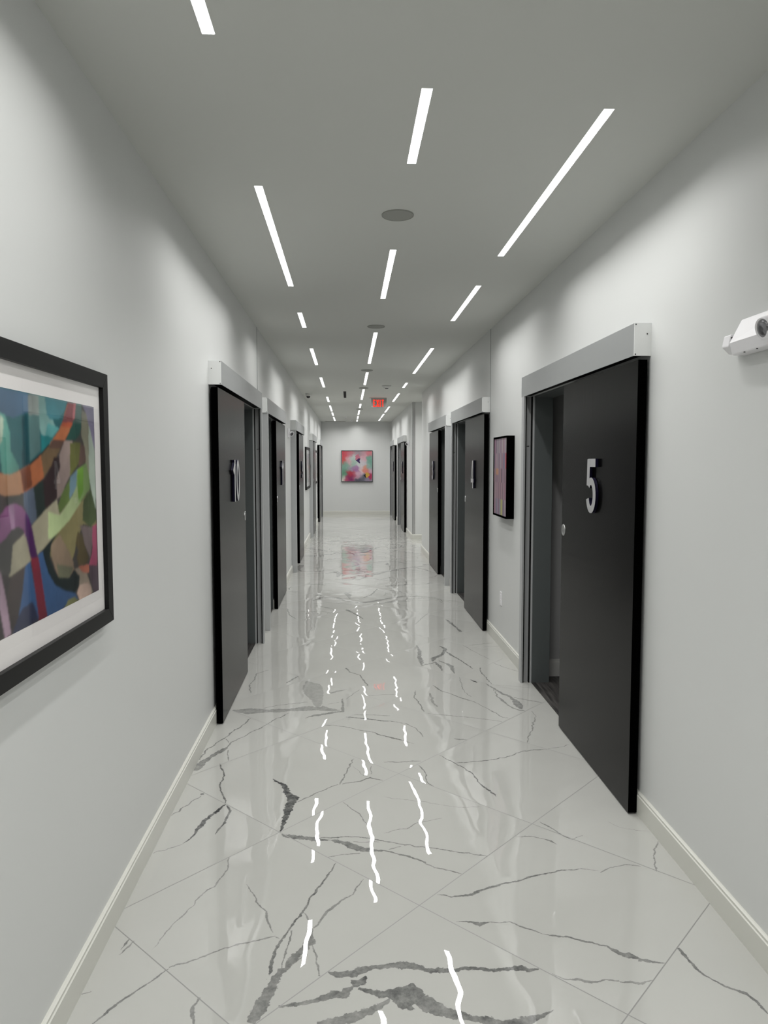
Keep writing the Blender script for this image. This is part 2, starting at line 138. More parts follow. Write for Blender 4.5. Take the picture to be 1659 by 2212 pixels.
# ------------------------------------------------------------------ materials
M_wall = noise_rough(mat('wall_paint', (.63,.64,.63), spec=.55), 1.2, .33, .42, (3,3,.25))
M_ceil = mat('ceiling_paint', (.60,.61,.58), .85, spec=.2)
M_base = mat('baseboard_paint', (.62,.62,.57), .28, spec=.5)
M_leaf = noise_rough(mat('door_laminate', (.0016,.0016,.0015), spec=.11), 3, .22, .28, (14,14,.35))
M_edge = mat('black_edge', (.0008,.0008,.0008), .7, spec=.0)
M_head = noise_rough(mat('header_aluminium', (.33,.34,.34), metal=.25), 4, .38, .46, (1,1,6))
M_cap = mat('end_cap_aluminium', (.76,.77,.76), .45)
M_post = noise_rough(mat('post_aluminium', (.46,.47,.475), metal=.2), 6, .34, .42, (6,6,.5))
M_jamb = mat('jamb_grey', (.085,.095,.095), .45)
M_dark = mat('gasket_black', (.004,.004,.004), .7, spec=.1)
M_screw = mat('screw_black', (.02,.02,.02), .4, metal=.5)
M_num = noise_rough(mat('number_brushed_steel', (.60,.60,.61), metal=.55), 60, .28, .4, (1,1,8))
M_numside = mat('number_side_film', (.002,.001,.013), .45, spec=.2)
M_pull = mat('flush_pull_steel', (.6,.6,.6), .3, metal=1)
M_pullin = mat('flush_pull_recess', (.28,.28,.28), .5, metal=.6)
M_light = mat('strip_diffuser', (.9,.9,.9), .5, emit=(1,.995,.98), es=3.0)
M_slot = mat('strip_housing', (.75,.75,.75), .6)
M_white = mat('white_plastic', (.82,.81,.83), .38)
M_whitem = mat('white_metal_trim', (.6,.6,.58), .5)
M_spk = mat('speaker_grille', (.33,.335,.31), .9, spec=.1)
M_black = mat('black_plastic', (.006,.006,.007), .18)
M_frame = mat('black_frame_wood', (.005,.005,.005), .45, spec=.25)
M_matb = mat('mat_board', (.80,.775,.765), .9, spec=.1)
M_steel = noise_rough(mat('corner_guard_steel', (.55,.55,.55), metal=1), 5, .22, .3, (8,8,.4))
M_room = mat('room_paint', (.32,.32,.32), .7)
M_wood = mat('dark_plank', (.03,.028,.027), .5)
M_lens = mat('lamp_lens', (.22,.22,.23), .12, metal=.6)
M_red = mat('exit_red', (.8,.02,.01), .4, emit=(1,.035,.015), es=1.15)
M_exit = mat('exit_panel', (.34,.35,.34), .25)
M_slotd = mat('diffuser_black', (.01,.01,.01), .6)
# wood planks
b = M_wood.node_tree.nodes['Principled BSDF']
tc = N(M_wood,'ShaderNodeTexCoord'); mp = N(M_wood,'ShaderNodeMapping'); mp.inputs['Scale'].default_value = (18,1.2,1)
nz = N(M_wood,'ShaderNodeTexNoise'); nz.inputs['Scale'].default_value = 3; nz.inputs['Detail'].default_value = 6
cr = N(M_wood,'ShaderNodeValToRGB'); cr.color_ramp.elements[0].position=.35; cr.color_ramp.elements[0].color=(.012,.011,.011,1); cr.color_ramp.elements[1].position=.7; cr.color_ramp.elements[1].color=(.075,.07,.065,1)
Lk(M_wood,tc.outputs['Object'],mp.inputs[0]); Lk(M_wood,mp.outputs[0],nz.inputs['Vector']); Lk(M_wood,nz.outputs['Fac'],cr.inputs[0]); Lk(M_wood,cr.outputs[0],b.inputs['Base Color'])
# glass
M_glass = bpy.data.materials.new('picture_glass'); M_glass.use_nodes = True
nt = M_glass.node_tree; nt.nodes.clear()
out = nt.nodes.new('ShaderNodeOutputMaterial'); tr = nt.nodes.new('ShaderNodeBsdfTransparent'); gl = nt.nodes.new('ShaderNodeBsdfGlossy'); gl.inputs['Roughness'].default_value = .02
fr = nt.nodes.new('ShaderNodeFresnel'); fr.inputs['IOR'].default_value = 1.45; mx = nt.nodes.new('ShaderNodeMixShader')
gm = nt.nodes.new('ShaderNodeNewGeometry'); mu = nt.nodes.new('ShaderNodeMath'); mu.operation='SUBTRACT'; mu.inputs[0].default_value=1; mu2 = nt.nodes.new('ShaderNodeMath'); mu2.operation='MULTIPLY'
nt.links.new(gm.outputs['Backfacing'],mu.inputs[1]); nt.links.new(mu.outputs[0],mu2.inputs[0]); nt.links.new(fr.outputs[0],mu2.inputs[1]); nt.links.new(mu2.outputs[0],mx.inputs[0]); nt.links.new(tr.outputs[0],mx.inputs[1]); nt.links.new(gl.outputs[0],mx.inputs[2]); nt.links.new(mx.outputs[0],out.inputs[0])
def paint_mat(name, streak=(1,1,1), var=.12, rough=.6):
    m = mat(name, rough=rough, spec=.3); b = m.node_tree.nodes['Principled BSDF']
    at = N(m,'ShaderNodeAttribute'); at.attribute_name = 'paint'
    tc = N(m,'ShaderNodeTexCoord'); mp = N(m,'ShaderNodeMapping'); mp.inputs['Scale'].default_value = streak
    nz = N(m,'ShaderNodeTexNoise'); nz.inputs['Scale'].default_value = 6; nz.inputs['Detail'].default_value = 6
    mr = N(m,'ShaderNodeMapRange'); mr.inputs[1].default_value=.25; mr.inputs[2].default_value=.75; mr.inputs[3].default_value = 1-var; mr.inputs[4].default_value = 1+var
    vm = N(m,'ShaderNodeVectorMath', operation='SCALE')
    Lk(m,tc.outputs['Object'],mp.inputs[0]); Lk(m,mp.outputs[0],nz.inputs['Vector']); Lk(m,nz.outputs['Fac'],mr.inputs[0])
    Lk(m,at.outputs['Color'],vm.inputs[0]); Lk(m,mr.outputs[0],vm.inputs['Scale']); Lk(m,vm.outputs[0],b.inputs['Base Color'])
    return m
M_print = paint_mat('printed_artwork', (1,3,3), .14)
M_canvas = paint_mat('painted_canvas', (4,1,4), .08)
M_streak = paint_mat('streaked_canvas', (1,20,1.2), .2)
# ---- polished porcelain floor
T1, T2, TH, TOX, TOY = 0.75447, 0.76780, 0.77928, -0.2952, 2.9537
M_floor = mat('marble_look_tile', (.56,.56,.53), .01, spec=.72)
m = M_floor; b = m.node_tree.nodes['Principled BSDF']
tc = N(m,'ShaderNodeTexCoord'); sp = N(m,'ShaderNodeSeparateXYZ'); Lk(m,tc.outputs['Object'],sp.inputs[0])
xx = math_n(m,'SUBTRACT',sp.outputs[0],TOX); yy = math_n(m,'SUBTRACT',sp.outputs[1],TOY)
c_, s_ = math.cos(TH), math.sin(TH)
ua = math_n(m,'DIVIDE', math_n(m,'SUBTRACT', math_n(m,'MULTIPLY',xx,c_), math_n(m,'MULTIPLY',yy,s_)), T1)
ub = math_n(m,'DIVIDE', math_n(m,'ADD', math_n(m,'MULTIPLY',xx,s_), math_n(m,'MULTIPLY',yy,c_)), T2)
ia, ib = math_n(m,'FLOOR',ua), math_n(m,'FLOOR',ub); fa, fb = math_n(m,'FRACT',ua), math_n(m,'FRACT',ub)
def edge(f): return math_n(m,'MINIMUM', f, math_n(m,'SUBTRACT',1.0,f))
dmin = math_n(m,'MINIMUM', math_n(m,'MULTIPLY',edge(fa),T1), math_n(m,'MULTIPLY',edge(fb),T2))
grout = math_n(m,'LESS_THAN', dmin, .0019)
idv = N(m,'ShaderNodeCombineXYZ'); Lk(m,ia,idv.inputs[0]); Lk(m,ib,idv.inputs[1])
wn = N(m,'ShaderNodeTexWhiteNoise', noise_dimensions='2D'); Lk(m,idv.outputs[0],wn.inputs['Vector'])
ws = N(m,'ShaderNodeSeparateXYZ'); Lk(m,wn.outputs['Color'],ws.inputs[0])
# vein attributes
uv = N(m,'ShaderNodeUVMap'); uv.uv_map = 'vein'; us = N(m,'ShaderNodeSeparateXYZ'); Lk(m,uv.outputs[0],us.inputs[0])
dk = N(m,'ShaderNodeAttribute'); dk.attribute_name = 'darkness'
n1 = N(m,'ShaderNodeTexNoise'); n1.inputs['Scale'].default_value = 60; n1.inputs['Detail'].default_value = 5; Lk(m,tc.outputs['Object'],n1.inputs['Vector'])
n2 = N(m,'ShaderNodeTexNoise'); n2.inputs['Scale'].default_value = 28; n2.inputs['Detail'].default_value = 6; n2.inputs['Roughness'].default_value=.7; Lk(m,tc.outputs['Object'],n2.inputs['Vector'])
n4 = N(m,'ShaderNodeTexNoise'); n4.inputs['Scale'].default_value = 42; n4.inputs['Detail'].default_value = 6; n4.inputs['Roughness'].default_value=.65; n4.inputs['Distortion'].default_value=.4
w4 = N(m,'ShaderNodeVectorMath', operation='ADD'); w4.inputs[1].default_value=(3.7,9.1,2.2); Lk(m,tc.outputs['Object'],w4.inputs[0]); Lk(m,w4.outputs[0],n4.inputs['Vector'])
hw = us.outputs[0]                                  # half width in metres, v runs across in metres
dsp = math_n(m,'MULTIPLY', math_n(m,'SUBTRACT', n4.outputs['Fac'], .5), math_n(m,'MINIMUM', math_n(m,'ADD', math_n(m,'MULTIPLY',hw,1.0), .010), .026))
vv = math_n(m,'ABSOLUTE', math_n(m,'ADD', us.outputs[1], dsp))
vv = math_n(m,'ADD', vv, math_n(m,'MULTIPLY', math_n(m,'SUBTRACT', n1.outputs['Fac'], .5), math_n(m,'MINIMUM', math_n(m,'MULTIPLY', hw, 1.6), .02)))
vd = math_n(m,'SUBTRACT', hw, vv)
mr = N(m,'ShaderNodeMapRange', interpolation_type='SMOOTHSTEP'); mr.inputs[1].default_value=-.0004; mr.inputs[2].default_value=.0022; Lk(m,vd,mr.inputs[0])
tone = N(m,'ShaderNodeMapRange'); tone.inputs[1].default_value=.3; tone.inputs[2].default_value=.7; tone.inputs[3].default_value=.55; tone.inputs[4].default_value=1.25; Lk(m,n2.outputs['Fac'],tone.inputs[0])
mask = math_n(m,'MULTIPLY', math_n(m,'MULTIPLY', mr.outputs[0], dk.outputs['Fac']), tone.outputs[0], clamp=True)
# faint tone variation of the tile body
n3 = N(m,'ShaderNodeTexNoise'); n3.inputs['Scale'].default_value = 1.6; n3.inputs['Detail'].default_value = 3; Lk(m,tc.outputs['Object'],n3.inputs['Vector'])
body = N(m,'ShaderNodeMix', data_type='RGBA'); body.inputs[6].default_value=(.41,.41,.385,1); body.inputs[7].default_value=(.47,.47,.445,1); Lk(m,n3.outputs['Fac'],body.inputs[0])
mv = N(m,'ShaderNodeMix', data_type='RGBA'); Lk(m,mask,mv.inputs[0]); Lk(m,body.outputs[2],mv.inputs[6]); mv.inputs[7].default_value=(.055,.057,.058,1)
mg = N(m,'ShaderNodeMix', data_type='RGBA'); Lk(m,grout,mg.inputs[0]); Lk(m,mv.outputs[2],mg.inputs[6]); mg.inputs[7].default_value=(.24,.24,.23,1)
Lk(m,mg.outputs[2],b.inputs['Base Color'])
rg = math_n(m,'ADD', math_n(m,'MULTIPLY',grout,.5), .006); Lk(m,rg,b.inputs['Roughness'])
# tiles are not perfectly flat: tilt + slight crown + glaze waviness
wv = N(m,'ShaderNodeTexNoise'); wv.inputs['Scale'].default_value = 8.5; wv.inputs['Detail'].default_value = 1.2; wv.inputs['Roughness'].default_value=.4
wo = N(m,'ShaderNodeVectorMath', operation='SCALE'); wo.inputs['Scale'].default_value = 7.0; Lk(m,wn.outputs['Color'],wo.inputs[0])
wa = N(m,'ShaderNodeVectorMath', operation='ADD'); Lk(m,tc.outputs['Object'],wa.inputs[0]); Lk(m,wo.outputs[0],wa.inputs[1]); Lk(m,wa.outputs[0],wv.inputs['Vector'])
ts = N(m,'ShaderNodeSeparateXYZ'); Lk(m,wv.outputs['Color'],ts.inputs[0])
TILT, WAVE, CROWN = .0095, .025, .014
def comp(wout, nout, f):
    a = math_n(m,'MULTIPLY', math_n(m,'SUBTRACT', wout, .5), TILT)
    c = math_n(m,'MULTIPLY', math_n(m,'SUBTRACT', nout, .5), WAVE)
    # crown: strong only close to the edge
    e = math_n(m,'MULTIPLY', math_n(m,'POWER', math_n(m,'MULTIPLY', math_n(m,'ABSOLUTE', math_n(m,'SUBTRACT', f, .5)), 2.0), 5.0), math_n(m,'SIGN', math_n(m,'SUBTRACT', f, .5)))
    return math_n(m,'ADD', math_n(m,'ADD', a, c), math_n(m,'MULTIPLY', e, CROWN))
na, nb = comp(ws.outputs[0], ts.outputs[0], fa), comp(ws.outputs[1], ts.outputs[1], fb)
nx = math_n(m,'ADD', math_n(m,'MULTIPLY',na,c_), math_n(m,'MULTIPLY',nb,s_))
ny = math_n(m,'SUBTRACT', math_n(m,'MULTIPLY',nb,c_), math_n(m,'MULTIPLY',na,s_))
nv = N(m,'ShaderNodeCombineXYZ'); Lk(m,nx,nv.inputs[0]); Lk(m,ny,nv.inputs[1]); nv.inputs[2].default_value = 1
nn = N(m,'ShaderNodeVectorMath', operation='NORMALIZE'); Lk(m,nv.outputs[0],nn.inputs[0]); Lk(m,nn.outputs[0],b.inputs['Normal'])
# ------------------------------------------------------------------ doors data
# side, y of header near end, kind: 'A' leaf parked at the near end / post far; 'B' post near / leaf far
DOORS = [
 dict(n='5',  side='R', y=3.03,  kind='A', leaf=3.03),
 dict(n='4',  side='R', y=6.51,  kind='A', leaf=6.50),
 dict(n='3',  side='R', y=8.93,  kind='B', leaf=9.85),
 dict(n='2',  side='R', y=15.84, kind='A', leaf=15.85),
 dict(n='1',  side='R', y=19.12, kind='A', leaf=19.13),
 dict(n='10', side='L', y=4.24,  kind='A', leaf=4.23),
 dict(n='11', side='L', y=6.61,  kind='B', leaf=7.59),
 dict(n='9',  side='L', y=10.14, kind='B', leaf=11.06),
 dict(n='8',  side='L', y=14.90, kind='B', leaf=15.60),
 dict(n='7',  side='L', y=18.72, kind='A', leaf=18.72),
]
HL = 1.99; LW = 1.055; PW = .06; OPW = .93; OPH = 2.0
for d in DOORS:
    d['y1'] = d['y']+HL
    if d['kind'] == 'A': d['post'] = d['y']+1.905; d['o1'] = d['post']+.0; d['o0'] = d['o1']-OPW
    else: d['post'] = d['y']+.01; d['o0'] = d['post']+PW; d['o1'] = d['o0']+OPW
# ------------------------------------------------------------------ walls
def wall_side(name, x0, x1, ya, yb, doors):
    bm = bmesh.new(); y = ya
    for d in sorted(doors, key=lambda d: d['o0']):
        box(bm, x0,x1, y, d['o0'], 0, H); box(bm, x0,x1, d['o0'], d['o1'], OPH, H); y = d['o1']
    box(bm, x0,x1, y, yb, 0, H)
    return tag(obj(name, bm, M_wall), kind='structure')
R_D = [d for d in DOORS if d['side']=='R']; L_D = [d for d in DOORS if d['side']=='L']
tag(wall_side('wall_left', XL-WT, XL, YB, YE+.15, L_D), 'white satin wall along the left side of the corridor')
tag(wall_side('wall_right', XR, XR+WT, YB, GY0, [d for d in R_D if d['y']<GY0]), 'white satin wall along the right side, nearer than the cross passage')
tag(wall_side('wall_right_far', XR, XR+WT, GY1, YE+.15, [d for d in R_D if d['y']>GY1]), 'white satin wall along the right side, beyond the cross passage')
bm = bmesh.new(); box(bm, XL, XR, YE, YE+.15, 0, H); tag(obj('wall_end', bm, M_wall), 'pale grey end wall behind the square painting', kind='structure')
bm = bmesh.new(); box(bm, XL, XR, YB-.15, YB, 0, H); tag(obj('wall_back', bm, M_wall), kind='structure')
bm = bmesh.new()
box(bm, XR+WT, SIDE_X, GY1, GY1+.12, 0, H); tag(obj('wall_passage_far', bm, M_wall), 'bright white wall of the cross passage on the right', kind='structure')
bm = bmesh.new(); box(bm, XR+WT, SIDE_X, GY0-.12, GY0, 0, H); tag(obj('wall_passage_near', bm, M_wall), kind='structure')
bm = bmesh.new(); box(bm, SIDE_X, SIDE_X+.12, GY0-.12, GY1+.12, 0, H); tag(obj('wall_passage_end', bm, M_wall), kind='structure')
# control joints in the walls
for k, x in enumerate((XL, XR)):
    s = 1 if k == 0 else -1
    bm = bmesh.new()
    ztop, zbot = H, (2.132 if k == 0 else 2.132)
    box(bm, x, x+s*.0025, 6.497, 6.5005, .0 if k else 2.133, H)
    tag(obj('trim_%d'%(k+1), bm, mat('joint_shadow_%d'%k, (.16,.17,.17), .6)), 'thin vertical control joint in the %s wall'%('left','right')[k], kind='structure')
# ------------------------------------------------------------------ light strips (x centre, y0, y1, label)
LW_ = .0385
STRIPS = [
 (-.384,.35,2.115,'left','first in the left row, cut by the photo top'),(-.384,3.22,5.0,'left','second in the left row, the long one'),
 (-.384,5.87,6.51,'left','third of the left row, a short one'),(-.384,7.69,8.97,'left','fourth of the left row'),(-.382,10.30,11.64,'left','fifth of the left row, just before the dome camera'),
 (-.380,13.33,14.44,'left','sixth of the left row, just beyond the dome camera'),(-.378,15.35,17.1,'left','seventh of the left row'),(-.378,17.5,18.7,'left','eighth of the left row'),(-.378,19.25,21.1,'left','ninth of the left row, nearest the end wall'),
 (.249,.10,1.3,'middle','behind the viewpoint in the middle row'),(.249,2.375,2.96,'middle','nearest of the middle row seen in the photo'),(.251,4.13,5.35,'middle','second of the middle row, between the two near ceiling discs'),(.253,6.73,8.83,'middle','third of the middle row'),
 (.253,9.70,11.27,'middle','fourth of the middle row'),(.253,11.94,13.90,'middle','fifth of the middle row, left of the EXIT sign'),(.256,14.92,16.05,'middle','sixth of the middle row'),(.258,16.78,18.3,'middle','seventh of the middle row'),
 (.26,18.84,20.05,'middle','eighth of the middle row'),(.262,20.48,21.28,'middle','ninth of the middle row, touching the end wall'),
 (.877,-.6,.9,'right','behind the viewpoint in the right row'),(.876,2.48,4.23,'right','nearest of the right row, the longest in view'),(.877,4.93,6.15,'right','second of the right row'),(.879,7.62,9.8,'right','third of the right row'),
 (.880,10.93,11.65,'right','fourth of the right row, a short one'),(.884,12.62,14.34,'right','fifth of the right row, right of the EXIT sign'),(.888,15.64,17.4,'right','sixth of the right row'),(.891,18.03,19.5,'right','seventh of the right row'),(.895,19.83,20.95,'right','eighth of the right row, nearest the end wall'),
 (-.384,-2.3,-.6,'left','behind the viewpoint in the left row'),
 (1.95,13.0,14.1,'passage','in the cross passage on the right'),(2.8,13.0,14.1,'passage','at the far end of the cross passage'),
]
# ceiling: slab with slots cut for the strips
bm = bmesh.new()
SLOT_D = .07
def ceil_col(x0, x1, ya, yb, slots):
    y = ya
    for a, b_ in sorted(slots):
        box(bm, x0,x1, y, a, H, H+SLOT_D); y = b_
    box(bm, x0,x1, y, yb, H, H+SLOT_D)
RX = (-.382,.256,.883)
cols = sorted(set([XL-.02]+[v for r in RX for v in (r-LW_/2, r+LW_/2)]+[XR+WT]))
for s in STRIPS: pass
for i, (a, b_) in enumerate(zip(cols, cols[1:])):
    mid = (a+b_)/2; sl = [(s[1],s[2]) for s in STRIPS if abs(mid-s[0]) < .03]
    ceil_col(a, b_, YB-.15, YE+.15, sl)
for a, b_, xc in ((XR+WT,1.95-LW_/2,None),(1.95-LW_/2,1.95+LW_/2,1.95),(1.95+LW_/2,2.8-LW_/2,None),(2.8-LW_/2,2.8+LW_/2,2.8),(2.8+LW_/2,SIDE_X+.12,None)):
    ceil_col(a, b_, GY0-.12, GY1+.12, [(s[1],s[2]) for s in STRIPS if xc and s[0]==xc])
tag(obj('ceiling', bm, M_ceil), 'flat grey-white painted ceiling', kind='structure')
for x, y0, y1, row, lab in STRIPS:
    xc = min(RX+(1.95,2.8), key=lambda r: abs(r-x))
    t = thing('ceiling_light', (xc, (y0+y1)/2, H), label='white linear slot light, %s'%lab, cat='light', group='linear slot lights in the %s row'%row if row!='passage' else 'slot lights in the cross passage')
    a = LW_/2
    bm = bmesh.new(); box(bm, xc-a+.0015,xc+a-.0015, y0+.0015,y1-.0015, H+.0012, H+.004); obj('diffuser', bm, M_light, t)
    bm = bmesh.new()
    box(bm, xc-a,xc-a+.0015, y0,y1, H+.0005,H+.05); box(bm, xc+a-.0015,xc+a, y0,y1, H+.0005,H+.05)
    box(bm, xc-a,xc+a, y0,y0+.0015, H+.0005,H+.05); box(bm, xc-a,xc+a, y1-.0015,y1, H+.0005,H+.05); box(bm, xc-a,xc+a,y0,y1,H+.048,H+.05)
    obj('housing', bm, M_slot, t)
    ld = bpy.data.lights.new('lamp','AREA'); ld.shape = 'RECTANGLE'; ld.size = LW_-.003; ld.size_y = y1-y0-.003; ld.spread = math.radians(SPREAD)
    ld.color = (1,.995,.98); ld.energy = LIGHT*math.pi*ld.size*ld.size_y
    lo = bpy.data.objects.new('lamp', ld); C.objects.link(lo); lo.parent = t; lo.location = (0,0,.0006)
# ------------------------------------------------------------------ floor with veins
bm = bmesh.new()
uvl = bm.loops.layers.uv.new('vein'); dl = bm.verts.layers.float.new('darkness')
def flat(x0,x1,y0,y1,z):
    f = bm.faces.new([bm.verts.new(p) for p in ((x0,y0,z),(x1,y0,z),(x1,y1,z),(x0,y1,z))])
    for l in f.loops: l[uvl].uv = (0,3)
flat(XL-WT, XR+WT, YB-.15, YE+.15, 0); flat(XR+WT, SIDE_X+.12, GY0-.12, GY1+.12, 0)
rnd = random.Random(11)
lvl = [0]
def clipx(p, w): return -0.785+w*0 <= p[0] <= 1.262
def vein(pts, ws, dark, zl=None):
    """pts in metres, ws in metres; jagged ribbon laid into the tile surface"""
    lvl[0] = (lvl[0]+7) % 41; z = .00008+lvl[0]*.000003
    P, W = [], []
    for (a, b_, wa, wb) in zip(pts, pts[1:], ws, ws[1:]):
        d = (Vector(b_)-Vector(a)); L = d.length; k = max(1, int(L/max(.022, wa*.8))); nrm = Vector((-d.y,d.x))/max(L,1e-6)
        for i in range(k):
            f = i/k; j = rnd.gauss(0, .0030) if (i and wa < .03) else 0
            P.append(Vector(a)+d*f+nrm*j); W.append((wa+(wb-wa)*f)*rnd.uniform(.8,1.25))
    P.append(Vector(pts[-1])); W.append(ws[-1]*.6); W[0] *= .6
    if len(P) < 2: return
    half = [v/2 for v in W]; ext = [v*1.25+.007 for v in half]
    Lf, Rt = ribbon2d([(p.x,p.y) for p in P], [2*e for e in ext])
    prev = None
    for i,(l,r,p) in enumerate(zip(Lf,Rt,P)):
        cl = lambda q: (min(max(q[0],XL+.002),XR-.002) if not (GY0<q[1]<GY1 and q[0]>XR-.01) else min(q[0],SIDE_X), q[1])
        cur = ([bm.verts.new((*cl(l),z)), bm.verts.new((*cl(p),z)), bm.verts.new((*cl(r),z))], half[i], ext[i])
        for q in cur[0]: q[dl] = dark
        if prev:
            for k in (0,1):
                q4 = (prev[0][k],prev[0][k+1],cur[0][k+1],cur[0][k]); c4 = [v.co for v in q4]
                cr = lambda a,b_,c: (b_.x-a.x)*(c.y-a.y)-(b_.y-a.y)*(c.x-a.x)
                if not all(cr(c4[i_],c4[(i_+1)%4],c4[(i_+2)%4]) > 3e-6 for i_ in range(4)): continue     # skip folded pieces
                f = bm.faces.new(q4)
                sg = (-1,0) if k == 0 else (0,1)
                for lp, (hh, vv_) in zip(f.loops, ((prev[1],sg[0]*prev[2]),(prev[1],sg[1]*prev[2]),(cur[1],sg[1]*cur[2]),(cur[1],sg[0]*cur[2]))): lp[uvl].uv = (hh, vv_)
        prev = cur
for row in VEINS:
    d = row[0]/100; p = row[1:]
    vein([(p[i]/1000,p[i+1]/1000) for i in range(0,len(p),3)], [p[i+2]/1000 for i in range(0,len(p),3)], min(1,d*1.15))
# every further tile gets its own veins, ending at the tile's edges
ci, si = math.cos(TH), math.sin(TH)
def tile_pt(i,j,a,b_): return (TOX+T1*(i+a)*ci+T2*(j+b_)*si, TOY-T1*(i+a)*si+T2*(j+b_)*ci)
def rand_vein(i, j, a, b_, ang, n, w, dark, depth=0):
    pts, ws = [], []
    for k in range(n):
        if not (0 <= a <= 1 and 0 <= b_ <= 1): 
            pts.append(tile_pt(i,j,min(max(a,0),1),min(max(b_,0),1))); ws.append(w*.5); break
        pts.append(tile_pt(i,j,a,b_)); ws.append(w*rnd.choice((.5,.7,1,1.2,2.2)))
        if depth < 2 and rnd.random() < .13: rand_vein(i,j,a,b_, ang+rnd.choice((-1,1))*rnd.uniform(.4,1), n-k+2, w*.6, dark*.9, depth+1)
        ang += rnd.gauss(0,.32); a += math.cos(ang)*.075; b_ += math.sin(ang)*.075
    if len(pts) > 1: vein(pts, ws, dark)
for i in range(-26, 6):
    for j in range(-8, 24):
        c = tile_pt(i,j,.5,.5)
        if not (-1.4 < c[0] < 1.9 or (GY0-.6 < c[1] < GY1+.6 and 0 < c[0] < 3.4)) or c[1] > YE+.2: continue
        if 1.7 < c[1] < 7.4: continue
        if c[1] < -.5: continue
        for k in range(rnd.choice((2,3,3,4))):
            th0 = rnd.choice((.6,.9,2.2,-.4,1.3))+rnd.gauss(0,.3)
            side = rnd.random(); a, b_ = rnd.choice(((0,side),(side,0),(rnd.random(),rnd.random())))
            if math.cos(th0) < 0 and a == 0: th0 = math.pi-th0
            rand_vein(i,j,a,b_, th0, rnd.randint(6,18), rnd.choice((.006,.008,.010,.016,.034)), rnd.uniform(.42,.75))
for v in list(bm.verts):
    pass
fl = obj('floor', bm, M_floor, fix=False); tag(fl, 'polished white marble-look tile floor laid diagonally', kind='structure')
# ------------------------------------------------------------------ baseboards
def baseboard(name, segs, side, label=None):
    bm = bmesh.new()
    prof = [(0,0),(.0150,0),(.0150,.0850),(.0112,.0880),(.0112,.0965),(.0055,.1005),(0,.1005)]
    for a, b_ in segs:
        if side == 'L': prism_y(bm, [(XL+p,z) for p,z in prof], a, b_)
        elif side == 'R': prism_y(bm, [(XR-p,z) for p,z in prof], a, b_)
        else:
            x0, x1, yy, sg = a, b_, side[1], side[2]
            A = [bm.verts.new((x0,yy+sg*p,z)) for p,z in prof]; B = [bm.verts.new((x1,yy+sg*p,z)) for p,z in prof]
            for i in range(len(prof)): bm.faces.new((A[i],A[(i+1)%7],B[(i+1)%7],B[i]))
            bm.faces.new(A); bm.faces.new(B)
    return tag(obj(name, bm, M_base), label, kind='structure')
def gaps(doors, ya, yb):
    out, y = [], ya
    for d in sorted(doors, key=lambda d: d['y']):
        a, b_ = (d['o0'], d['post']+PW) if d['kind']=='A' else (d['post'], d['o1'])
        out.append((y, a)); y = b_
    out.append((y, yb)); return out
baseboard('baseboard_left', gaps(L_D, YB, YE), 'L', 'off-white stepped baseboard along the left wall')
baseboard('baseboard_right', gaps([d for d in R_D if d['y']<GY0], YB, GY0), 'R', 'off-white stepped baseboard along the near right wall')
baseboard('baseboard_right_far', gaps([d for d in R_D if d['y']>GY1], GY1, YE), 'R', 'off-white stepped baseboard along the far right wall')
baseboard('baseboard_end', [(XL+.016,XR-.016)], ('x',YE,-1), 'off-white baseboard under the end wall')
baseboard('baseboard_passage', [(XR,SIDE_X)], ('x',GY1,-1), 'off-white baseboard of the cross passage')
# ------------------------------------------------------------------ doors
def arc(cx, cy, rx, ry, a0, a1, n=12):
    return [(cx+rx*math.cos(math.radians(a0+(a1-a0)*i/n)), cy+ry*math.sin(math.radians(a0+(a1-a0)*i/n))) for i in range(n+1)]
# condensed sans numerals, height 1, half stroke .07 inside the box
S_ = .135
GL = {
 '1': (.30, [([(.215,0),(.215,1)],S_),([(.25,.93),(.02,.70)],.15)]),
 '2': (.46, [(arc(.23,.715,.162,.217,170,-5,14)+[(.36,.56),(.08,.10),(.08,.067)],S_),([(.02,.067),(.44,.067)],S_)]),
 '3': (.46, [(arc(.23,.735,.15,.20,165,-85,14),S_),(arc(.22,.29,.168,.222,85,-165,16),S_)]),
 '4': (.52, [([(.365,0),(.365,1)],.13),([(.30,.97),(.07,.26)],.12),([(.01,.27),(.50,.27)],.14)]),
 '5': (.46, [([(.075,.925),(.42,.925)],.15),([(.095,.99),(.075,.50)],.13),(arc(.225,.325,.165,.262,140,-165,22),S_)]),
 '7': (.46, [([(.02,.933),(.44,.933)],S_),([(.385,.93),(.27,.55),(.20,0)],S_)]),
 '8': (.46, [(arc(.23,.745,.145,.19,0,345,22)+[(.375,.745)],S_),(arc(.23,.29,.165,.225,0,345,22)+[(.395,.29)],S_)]),
 '9': (.46, [(arc(.23,.69,.162,.245,0,345,24)+[(.392,.69)],S_),([(.392,.72)]+arc(.23,.30,.162,.235,0,-160,14),S_)]),
 '0': (.46, [(arc(.23,.50,.162,.435,0,345,30)+[(.392,.5)],S_)]),
}
def number_mesh(text, h=.27):
    """list of (quad strips) in (u,v) metres, centred"""
    W = sum(GL[c][0] for c in text)+.10*(len(text)-1); u0 = -W/2; out = []
    for c in text:
        for pts, t in GL[c][1]:
            L, R = ribbon2d([(p[0]+u0,p[1]) for p in pts], t)
            out.append(([(l.x*h*1.12,(l.y-.5)*h) for l in L],[(r.x*h*1.12,(r.y-.5)*h) for r in R]))
        u0 += GL[c][0]+.10
    return out
